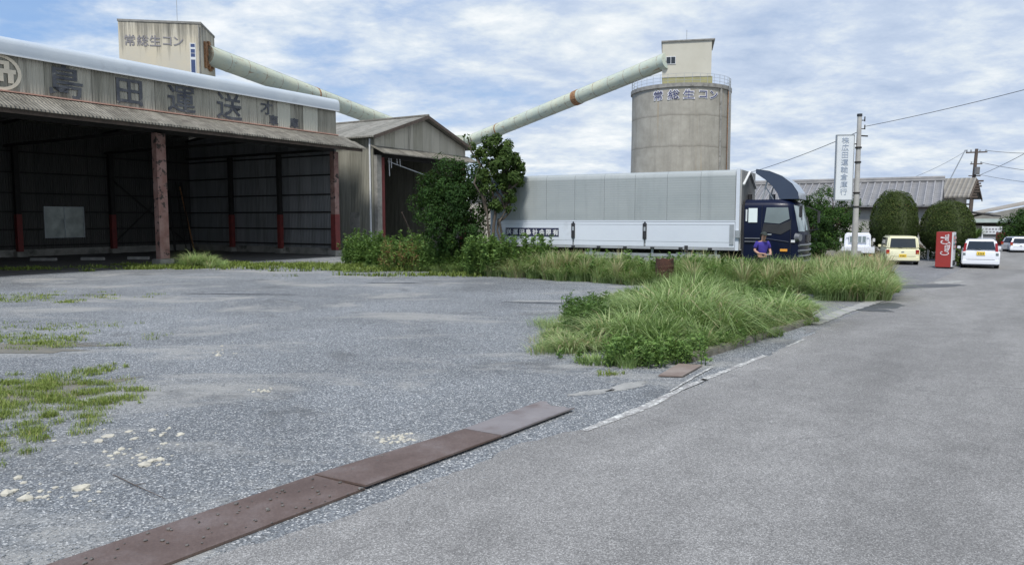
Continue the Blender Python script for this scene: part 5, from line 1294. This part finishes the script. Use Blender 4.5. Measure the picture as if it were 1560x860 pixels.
me = bpy.data.meshes.new('cap'); bm.to_mesh(me); bm.free(); capm = mat('dark_green_cap', (.03,.04,.035)); cp = link_mesh('cap', me, capm, person)
MB().add([(-.085,-.17,1.695),(.085,-.17,1.695),(.06,-.285,1.665),(-.06,-.285,1.665),(-.085,-.17,1.705),(.085,-.17,1.705),(.06,-.285,1.675),(-.06,-.285,1.675)], [(0,3,2,1),(4,5,6,7),(0,1,5,4),(1,2,6,5),(2,3,7,6),(3,0,4,7)]).build('peak', capm, cp)
MB().tube([(0,-.03,1.56),(0,.0,1.62),(0,.0,1.70)], [.055,.085,.085], 12).build('hair', mat('black_hair', (.012,.01,.01)), person, smooth=True)
for s in (-1, 1): MB().box(s*.035-.012,-.186,1.652,s*.035+.012,-.178,1.662).build('eye', MT['plastic'], person)
MB().add([(-.014,-.182,1.625),(.014,-.182,1.625),(0,-.212,1.622),(0,-.184,1.66)], [(0,1,2),(0,2,3),(2,1,3)]).build('nose', mat('nose_skin', (.42,.24,.17)), person)
MB().box(-.025,-.186,1.593,.025,-.176,1.600).build('mouth', mat('lips', (.3,.12,.1)), person)
cb = empty('clipboard', PP + Vector((.04, -.36, 1.045)), R(8), 'pale clipboard with paper held by the person in the purple-blue shirt', 'clipboard')
MB().box(-.11,-.10,-.005,.11,.16,.004).build('board', MT['wood'], cb); MB().box(-.10,-.09,.005,.10,.145,.008).build('paper', MT['white'], cb); MB().box(-.04,.13,.009,.04,.155,.016).build('clip', MT['galv'], cb)

# ================================================================ CARS
def bil(c, u, v): return (c[0]*(1-u)+c[1]*u)*(1-v) + (c[3]*(1-u)+c[2]*u)*v
def panel(c, u0, u1, v0, v1, off=.008, name='pane', m=None, par=None, th=.004):
    c = [Vector(p) for p in c]; n = (c[1]-c[0]).cross(c[3]-c[0]).normalized()
    q = [bil(c, u0, v0), bil(c, u1, v0), bil(c, u1, v1), bil(c, u0, v1)]
    return MB().hexa([p+n*off for p in q]+[p+n*(off+th) for p in q]).build(name, m, par)
def car(name, label, cat, loc, head, Wd, Ln, H, zb, paint, kind='hatch', group=None, lamp='high', plate=True):
    o = empty(name, loc, R(90-head), label, cat, group); w = Wd/2; z0 = .17*H/1.4; r = .20*H/1.3 if kind != 'far' else .24
    zh = zb*.92 if kind == 'van' else zb*.93
    body = [(.02, z0+.12), (.0, z0+.38), (.05, zb), (Ln*.80, zb), (Ln*.93, zh), (Ln-.03, zb*.72), (Ln, z0+.15), (Ln-.12, z0), (.14, z0)]
    m = MB(); nn = len(body)
    m.v = [(x, -w, z) for x, z in body]+[(x, w, z) for x, z in body]
    m.f = [tuple(range(nn)), tuple(range(2*nn-1, nn-1, -1))]+[(i, i+nn, (i+1) % nn+nn, (i+1) % nn) for i in range(nn)]
    m.build('body', paint, o, bevel=.05, seg=3, smooth=True)
    tp = .10 if kind == 'van' else .17; fr = Ln*.80 if kind != 'van' else Ln*.88
    rf = Ln*.62 if kind != 'van' else Ln*.78; rb = .10 if kind == 'van' else .20
    b4_ = [(.05, -w+.02, zb-.03), (fr, -w+.03, zb-.03), (fr, w-.03, zb-.03), (.05, w-.02, zb-.03)]; t4 = [(rb, -w+tp, H), (rf, -w+tp, H), (rf, w-tp, H), (rb, w-tp, H)]
    MB().hexa(b4_+t4).build('cabin', paint, o, bevel=.07, seg=3, smooth=True)
    gd = MT['glass_dark']
    rear = [b4_[3], b4_[0], t4[0], t4[3]]; rgt = [b4_[0], b4_[1], t4[1], t4[0]]; lft = [b4_[2], b4_[3], t4[3], t4[2]]; frt = [b4_[1], b4_[2], t4[2], t4[1]]
    rw = panel(rear, .10, .90, .14, .84, name='rear_window', m=gd, par=o)
    panel(frt, .06, .94, .10, .88, name='windscreen', m=gd, par=o)
    for f_ in (rgt, lft):
        for a, b in ((.08, .34), (.37, .64), (.67, .90)): 
            if f_ is lft: a, b = 1-b, 1-a
            panel(f_, a, b, .14, .86, name='side_window', m=gd, par=o)
    MB().bar((-.0+.0, .0, zb+.02), (-.005+.03, .22, zb+.05), .015).build('wiper', MT['plastic'], rw)
    for x in (Ln*.18+.12, Ln*.80):
        for y, s in ((-w+.09, -1), (w-.09, 1)):
            wheel(o, x, y, r+.06, .16, s)
            MB().tube([(x, y+s*.082-.003, r+.06), (x, y+s*.0935, r+.06)], r+.10, 20).build('wheel_arch', MT['plastic'], o)
    lm = mat('red_tail_lamp', (.34,.02,.02), (.26,.015,.015), 3, .2)
    for s in (-1, 1):
        if lamp == 'high':   # tall lamps beside the rear glass
            MB().hexa([(.045, s*(w-.10)-.04, zb-.10), (.12, s*(w-.10)-.04, zb-.10), (.12, s*(w-.10)+.075*1, zb-.10), (.05, s*(w-.10)+.075, zb-.10), (.085, s*(w-.15)-.035, H-.16), (.2, s*(w-.15)-.035, H-.16), (.2, s*(w-.15)+.05, H-.16), (.10, s*(w-.15)+.05, H-.16)]).build('tail_lamp', lm, o)
            MB().box(-.002, s*(w-.10)-.045, z0+.42, .06, s*(w-.10)+.06, zb-.11).build('reflector', MT['glass_grey'], o)
        else:
            MB().box(-.006, s*(w-.10)-.06, z0+.36, .06, s*(w-.10)+.085, z0+.56).build('tail_lamp', lm, o)
            MB().box(-.010, s*(w-.10)-.05, z0+.37, -.004, s*(w-.10)+.03, z0+.43).build('indicator', mat('amber_lamp', (.6,.25,.04)), o)
    if plate:
        p_ = MB().box(-.022, -.16, z0+.44 if lamp == 'high' else z0+.20, -.008, .16, z0+.60 if lamp == 'high' else z0+.35).build('number_plate', mat('yellow_plate', (.80,.56,.06), (.75,.52,.06), 2, .5), o)
        z_ = z0+.50 if lamp == 'high' else z0+.255
        items = [(text_mesh('・・', .10, 0, .001), face_xf((-.025, 0, z_), (0,-1,0), (0,0,1)))]
        m_ = MB()
        for k in range(4): m_.box(-.026, -.11+k*.06, z_-.03, -.0225, -.08+k*.06, z_+.04)
        m_.build('plate_marks', mat('plate_green_black', (.05,.05,.03)), p_)
    bp = MB().box(-.045, -w+.01, z0+.03, .12, w-.01, z0+.22).build('rear_bumper', paint, o, bevel=.03)
    MB().box(-.005, -w+.14, z0-.02, .10, w-.14, z0+.026).build('valance', MT['plastic'], o)
    MB().box(-.008, -w+.18, z0+.235, .002, w-.18, z0+.245).build('tailgate_seam', MT['plastic'], o)
    for s in (-1, 1): MB().box(Ln*.66, s*(w+.08)-.07, zb-.01, Ln*.66+.06, s*(w+.08)+.07, zb+.13).build('mirror', paint, o, bevel=.02)
    MB().box(-.014, -.06, zb-.17, .02, .06, zb-.13).build('badge', MT['galv'], o)
    return o
white_p = mat('white_car_paint', (.74,.76,.80), (.76,.78,.82), 1, .25, coat=.5); cream_p = mat('cream_car_paint', (.78,.76,.52), (.80,.78,.55), 1, .3, coat=.4); silver_p = mat('silver_car_paint', (.40,.42,.45), (.45,.47,.5), 1, .3, .4, coat=.4)
def gp(px, Y): return Vector(((px-780)/F*Y, Y, 0))
car('hatchback', 'small white hatchback at the roadside seen from behind, nearest car', 'car', gp(1494.5, 32.7), 30, 1.44, 3.2, 1.28, .80, white_p)
car('minivan', 'cream yellow boxy minivan parked beside the vending machine', 'car', gp(1375.5, 35.3), 21, 1.46, 3.1, 1.36, .78, cream_p, 'van', lamp='low')
car('estate_car', 'silver car at the right edge parked by the far warehouse', 'car', gp(1540, 49.5), 52, 1.25, 2.7, 1.0, .62, silver_p, 'hatch', plate=False, lamp='low')
car('estate_car', 'white car at the extreme right edge beside the silver car', 'car', gp(1555, 48), 30, 1.2, 2.7, .98, .6, white_p, 'hatch', plate=False, lamp='low')
# little flatbed truck
kt = empty('mini_truck', gp(1307, 37), R(90-24), 'small white flatbed truck behind the sign pole, seen from behind', 'truck')
P2 = lambda mb, n, m, **k: mb.build(n, m, kt, **k)
P2(MB().box(0, -.72, .50, 1.95, .72, .56), 'bed_floor', white_p)
P2(MB().box(-.03, -.74, .50, .0, .74, .80), 'tailgate', white_p, bevel=.008)
P2(MB().box(.0, -.75, .56, 1.95, -.715, .80).box(.0, .715, .56, 1.95, .75, .80), 'bed_side', white_p)
P2(MB().hexa([(2.0,-.68,.28),(3.25,-.68,.28),(3.25,.68,.28),(2.0,.68,.28),(2.02,-.60,1.46),(2.95,-.60,1.46),(2.95,.60,1.46),(2.02,.60,1.46)]), 'cab', white_p, bevel=.06, seg=3, smooth=True)
P2(MB().box(1.93,-.43,.98,1.985,.43,1.28), 'rear_window', MT['glass_grey']); m = MB()
for k in range(5): m.box(1.915, -.42+k*.2, .97, 1.93, -.39+k*.2, 1.30)
m.box(1.91, -.62, .80, 1.94, .62, .84); m.box(1.91, -.60, 1.30, 1.94, .60, 1.33); m.box(1.91, -.62, .56, 1.94, -.58, 1.33); m.box(1.91, .58, .56, 1.94, .62, 1.33); P2(m, 'head_rack', white_p)
P2(MB().box(.1,-.5,.30,3.0,.5,.44), 'chassis', MT['dark_steel'])
P2(MB().box(-.02,-.66,.34,.02,-.48,.44), 'tail_lamp', mat('red_lamp', (.4,.03,.02))); P2(MB().box(-.02,.48,.34,.02,.66,.44), 'tail_lamp', mat('red_lamp', (.4,.03,.02)))
P2(MB().box(-.03,-.14,.32,.0,.14,.42), 'number_plate', MT['white']); P2(MB().box(-.04,-.62,.26,0,.62,.31), 'rear_guard', MT['galv'])
for x in (.75, 2.75):
    for y, s in ((-.62, -1), (.62, 1)): wheel(kt, x, y, .26, .15, s)
for s in (-1, 1): P2(MB().box(2.9, s*.80-.06, .98, 2.95, s*.80+.06, 1.16), 'mirror', MT['white'])

# ================================================================ VENDING MACHINE
va = math.atan2(-.6, .8); vm_ = empty('vending_machine', G(1424, 408.5), va, 'red drinks vending machine with white script on its side, between two parked cars', 'vending machine')
vred = mat('vending_red', (.33,.035,.028), (.28,.032,.027), 2, .45, dirt=(.22,.03,.025), dirt_lo=.6, dirt_hi=.8)
MB().box(0, 0, .06, .60, .98, 1.62).build('cabinet', vred, vm_, bevel=.015)
MB().box(.05, .05, 0, .55, .93, .06).build('base', MT['plastic'], vm_)
dr = MB().box(.603, .02, .08, .66, .96, 1.60).build('door', MT['white'], vm_, bevel=.01)
MB().box(.662, .10, .85, .668, .88, 1.48).build('display_window', MT['glass_grey'], dr)
m = MB()
for r_ in range(3):
    for k in range(8): m.tube([(.672, .15+k*.095, .90+r_*.2), (.672, .15+k*.095, 1.02+r_*.2)], .022, 8)
m.build('sample_drinks', mat('sample_cans', (.5,.12,.08), (.2,.35,.4), 9, .4, lo=.45, hi=.55), dr)
MB().box(.662, .12, .14, .68, .86, .36).build('pickup_flap', MT['plastic'], dr); MB().box(.662, .70, .5, .675, .86, .8).build('coin_panel', MT['galv'], dr)
# white script lettering running up the side
def arc(cx_, cy_, rx, ry, a0_, a1_, n=14): return [(cx_+rx*math.cos(R(a0_+(a1_-a0_)*i/n)), cy_+ry*math.sin(R(a0_+(a1_-a0_)*i/n))) for i in range(n+1)]
strokes = [arc(.42, .50, .38, .52, 40, 330), arc(.60,.86,.12,.12,-60,160,8), [(.75,.24),(1.0,.05),(1.6,-.10),(2.2,-.12)]]
strokes += [arc(.98,.27,.17,.22,0,360), arc(1.42,.27,.17,.22,50,320), arc(1.80,.27,.17,.22,0,360), [(1.98,.50),(1.98,.10),(2.06,.04),(2.16,.14)], [(2.2,.30),(2.38,.34)]]
o_ = 2.35
strokes += [arc(.42+o_, .50, .36, .52, 40, 330), arc(.60+o_,.86,.12,.12,-60,160,8), arc(.98+o_,.27,.17,.22,0,360), [(1.22+o_,.15),(1.46+o_,.95),(1.36+o_,1.08),(1.28+o_,.8),(1.30+o_,.12),(1.42+o_,.04),(1.5+o_,.15)], arc(1.68+o_,.27,.17,.22,0,360), [(1.86+o_,.50),(1.86+o_,.10),(1.94+o_,.04),(2.06+o_,.16)], [(.75+o_,.24),(.5+o_,-.02),(.1+o_,-.16)]]
m = MB(); sc_ = .225
for st_ in strokes:
    for i in range(len(st_)-1):
        a = Vector(((.11+st_[i][1]*sc_*1.42), -.006, .60+(st_[i][0]-0)*sc_*.92)); b = Vector(((.11+st_[i+1][1]*sc_*1.42), -.006, .60+st_[i+1][0]*sc_*.92))
        # text runs upward: glyph x -> z ; glyph y -> -x
        a.x = .50-st_[i][1]*sc_*1.35; b.x = .50-st_[i+1][1]*sc_*1.35
        if (b-a).length > 1e-5: m.bar(a, b+(b-a).normalized()*.006, .030, .006, (0,1,0))
m.build('script_lettering', mat('white_script', (.80,.76,.76)), vm_)

# ================================================================ SIGN POLE, UTILITY POLE, WIRES
SPX = gp(1301.5, 27); sp_ = empty('sign_pole', SPX, 0, 'slender grey pole carrying the tall white sign board', 'pole')
MB().tube([(0,0,0),(0,0,3.2),(0,0,5.86)], [.11,.095,.075], 14).build('shaft', MT['pole'], sp_, smooth=True)
MB().tube([(0,0,5.86),(0,0,5.95)], .09, 12).build('top_cap', MT['plastic'], sp_)
m = MB(); m.bar((0,0,5.42),(.22,0,5.42), .03); m.bar((.2,0,5.4),(.2,0,5.56), .03); m.bar((0,0,5.72),(.2,0,5.72), .03); m.bar((.19,0,5.68),(.19,0,5.85), .03); m.bar((-.05,0,5.18),(.32,0,5.16), .045); m.build('bracket', MT['dark_steel'], sp_)
for z in (4.72, 4.2, 3.1, 2.6): MB().tube([(0,0,z),(0,0,z+.06)], .112, 12).build('clamp', MT['dark_steel'], sp_)
bd = empty('sign_board', SPX + Vector((-.155, -.02, 2.88)), R(-6), 'tall narrow white sign board with vertical blue-grey lettering on the slender pole', 'sign')
MB().box(-.62, -.07, 0, -.04, .07, 2.30).build('panel', mat('white_sign_face', (.66,.69,.70), (.60,.63,.65), 1.2, .6, dirt=(.5,.52,.52), dirt_lo=.6, dirt_hi=.8), bd, bevel=.01)
m = MB(); m.box(-.64,-.08,-.03,-.623,.08,2.33); m.box(-.037,-.08,-.03,-.02,.08,2.33); m.box(-.622,-.08,2.305,-.038,.08,2.33); m.box(-.622,-.08,-.03,-.038,.08,-.005); m.build('frame', MT['galv'], bd)
items = [(text_mesh(ch, .25, .0, .004), face_xf((-.34, -.078, 2.13-i*.262), (1,0,0), (0,0,1), 1.05, 1)) for i, ch in enumerate('株広田運輸倉庫行')]
letters('lettering', items, mat('faded_blue_letter', (.26,.32,.42), (.36,.41,.48), 5, .7), bd)
m = MB(); m.bar((-.02,.02,.25),(.16,.02,.25), .04); m.bar((-.02,.02,2.0),(.16,.02,2.0), .04); m.build('bracket', MT['dark_steel'], bd)

UP = gp(1473, 70); up_ = empty('utility_pole', UP, 0, 'distant wooden utility pole with cross arms above the timber annex roof', 'utility pole')
MB().tube([(0,0,0),(.42,0,8.7)], [.20,.14], 10).build('shaft', MT['wood'], up_, smooth=True)
m = MB(); m.bar((-.55,0,8.35),(1.4,0,8.42), .12); m.bar((-.1,0,7.3),(1.0,0,7.32), .09); m.bar((-.2,0,6.2),(.9,0,6.2), .09); m.build('cross_arm', MT['wood'], up_)
m = MB()
for x in (-.5,-.1,.75,1.3): m.tube([(x,0,8.42),(x,0,8.62)], .07, 6)
for x in (0,.9): m.tube([(x,0,7.36),(x,0,7.52)], .06, 6)
m.build('insulator', MT['galv'], up_)
m = MB(); m.tube([(.35,-.3,6.3),(.37,-.3,7.0)], .24, 10); m.build('transformer', mat('grey_transformer', (.16,.16,.16)), up_)
def wire(label, a, b, sag, r, loc_group='overhead wires'):
    a = Vector(a); b = Vector(b); n = 24; pts = []
    for i in range(n+1):
        t = i/n; p = (b-a)*t; p.z -= sag*4*t*(1-t); pts.append(p)
    o = MB().tube(pts, r*.72, 5).build('overhead_wire', MT['wire']); o.location = a; tag(o, label, 'wire', loc_group); return o
wire('overhead wire rising from the sign pole to the upper right edge', SPX+Vector((.2,0,5.5)), W(1760,82,19), .10, .014)
wire('overhead wire running down left from the sign pole behind the silo side of the lorry', SPX+Vector((-.05,.05,5.3)), W(1030,278,62), .6, .018)
ut = UP+Vector((.3,0,8.55))
wire('topmost wire from the distant utility pole to the right edge', ut+Vector((1.0,0,0)), W(1720,218,60), .5, .030)
wire('long wire slanting up right across the sky above the far warehouse', W(1484,270,68), W(1680,162,40), .3, .026)
wire('lower wire from the distant utility pole to the right edge', UP+Vector((.9,0,7.45)), W(1720,262,62), .5, .030)
wire('lowest wire from the distant utility pole to the right edge', UP+Vector((.9,0,6.3)), W(1720,283,62), .4, .024)
wire('thin wire from the distant utility pole toward the sign board', UP+Vector((-.5,0,8.55)), W(1290,300,48), .5, .020)
st_ = MB().bar((0,0,0),(.9,0,1.9), .05).build('roof_antenna', MT['galv']); st_.location = W(1448,272,50); tag(st_, 'thin slanting antenna rod on the office roof', 'antenna')

# ================================================================ DRUM, MARKER, TWIG, POSTS
dp = gp(1013, 24.2); dm = empty('rusty_drum', dp, R(20), 'rusty brown oil drum with a torn rim standing in the tall grass', 'drum')
rustd = mat('deep_brown_rust', (.05,.024,.017), (.10,.042,.027), 4, .95, bmp=.5, bscale=20, dirt=(.025,.015,.012), dirt_lo=.5, dirt_hi=.65, dscale=4)
m = MB(); n = 26; rnd = random.Random(5); tops = [.94-rnd.uniform(0,.08)-(.15 if 3 < k < 8 else 0) for k in range(n)]
for rr in (.29, .275):
    for k in range(n):
        a = 2*math.pi*k/n; m.v += [(math.cos(a)*rr, math.sin(a)*rr, .0), (math.cos(a)*rr*1.03, math.sin(a)*rr*1.03, .45), (math.cos(a)*rr, math.sin(a)*rr, tops[k])]
for s in range(2):
    for k in range(n):
        a = (s*n+k)*3; b = (s*n+(k+1) % n)*3; m.f += [(a, b, b+1, a+1), (a+1, b+1, b+2, a+2)]
for k in range(n): a = k*3+2; b = ((k+1) % n)*3+2; m.f.append((a, b, b+n*3, a+n*3))
m.build('shell', rustd, dm); m = MB()
for z in (.3, .62): m.tube([(0,0,z-.015),(0,0,z+.015)], .305, 26, cap=True)
m.build('hoop', rustd, dm)
MB().box(-.2,-.16,.55,.18,.14,.86).build('rusty_scrap', MT['rust'], dm, bevel=.03)
mk = MB().box(-.07,-.07,0,.07,.07,.44).build('marker_post', mat('blue_grey_marker', (.30,.34,.38), (.24,.27,.3)), bevel=.015); mk.location = gp(615, 32.4); tag(mk, 'short blue-grey marker post at the edge of the weeds', 'post')
tw_ = MB().tube([G(172,722,.012), G(205,738,.02), G(228,748,.015), G(252,759,.012)], [.004,.004,.003,.002], 5).tube([G(205,738,.02), G(222,735,.03)], [.003,.002], 4).build('twig', MT['wood']); tag(tw_, 'thin dry twig lying on the gravel among pale stones', 'twig')
pd = MB().tube([(0,0,0),(0,0,1.25)], .05, 8).build('white_post', MT['white']); pd.location = gp(1414, 39.2); tag(pd, 'white post between the cream minivan and the vending machine', 'post')
ds = empty('wall_shelf', gp(1400, 41.2), OA, 'dark low bench or rack beneath the shrubs beside the cream minivan', 'rack')
MB().box(-.9,-.2,.45,1.6,.2,.55).build('top', MT['wood'], ds)
for x in (-.8, 1.45): MB().box(x,-.15,0,x+.1,.15,.45).build('leg', MT['wood'], ds)
lw = MB().box(0,0,0,2.3,.15,.62).build('low_wall', MT['conc'], bevel=.01); lw.location = gp(1236, 37.6); lw.rotation_euler = (0,0,OA); tag(lw, 'low grey concrete wall behind the tall grass right of the lorry', 'wall')
rs = MB().box(0,0,0,1.1,.12,1.05).build('red_hoarding', MT['red_paint']); rs.location = gp(1516, 62); rs.rotation_euler = (0,0,R(-30)); tag(rs, 'faded red panel behind the white hatchback', 'panel')
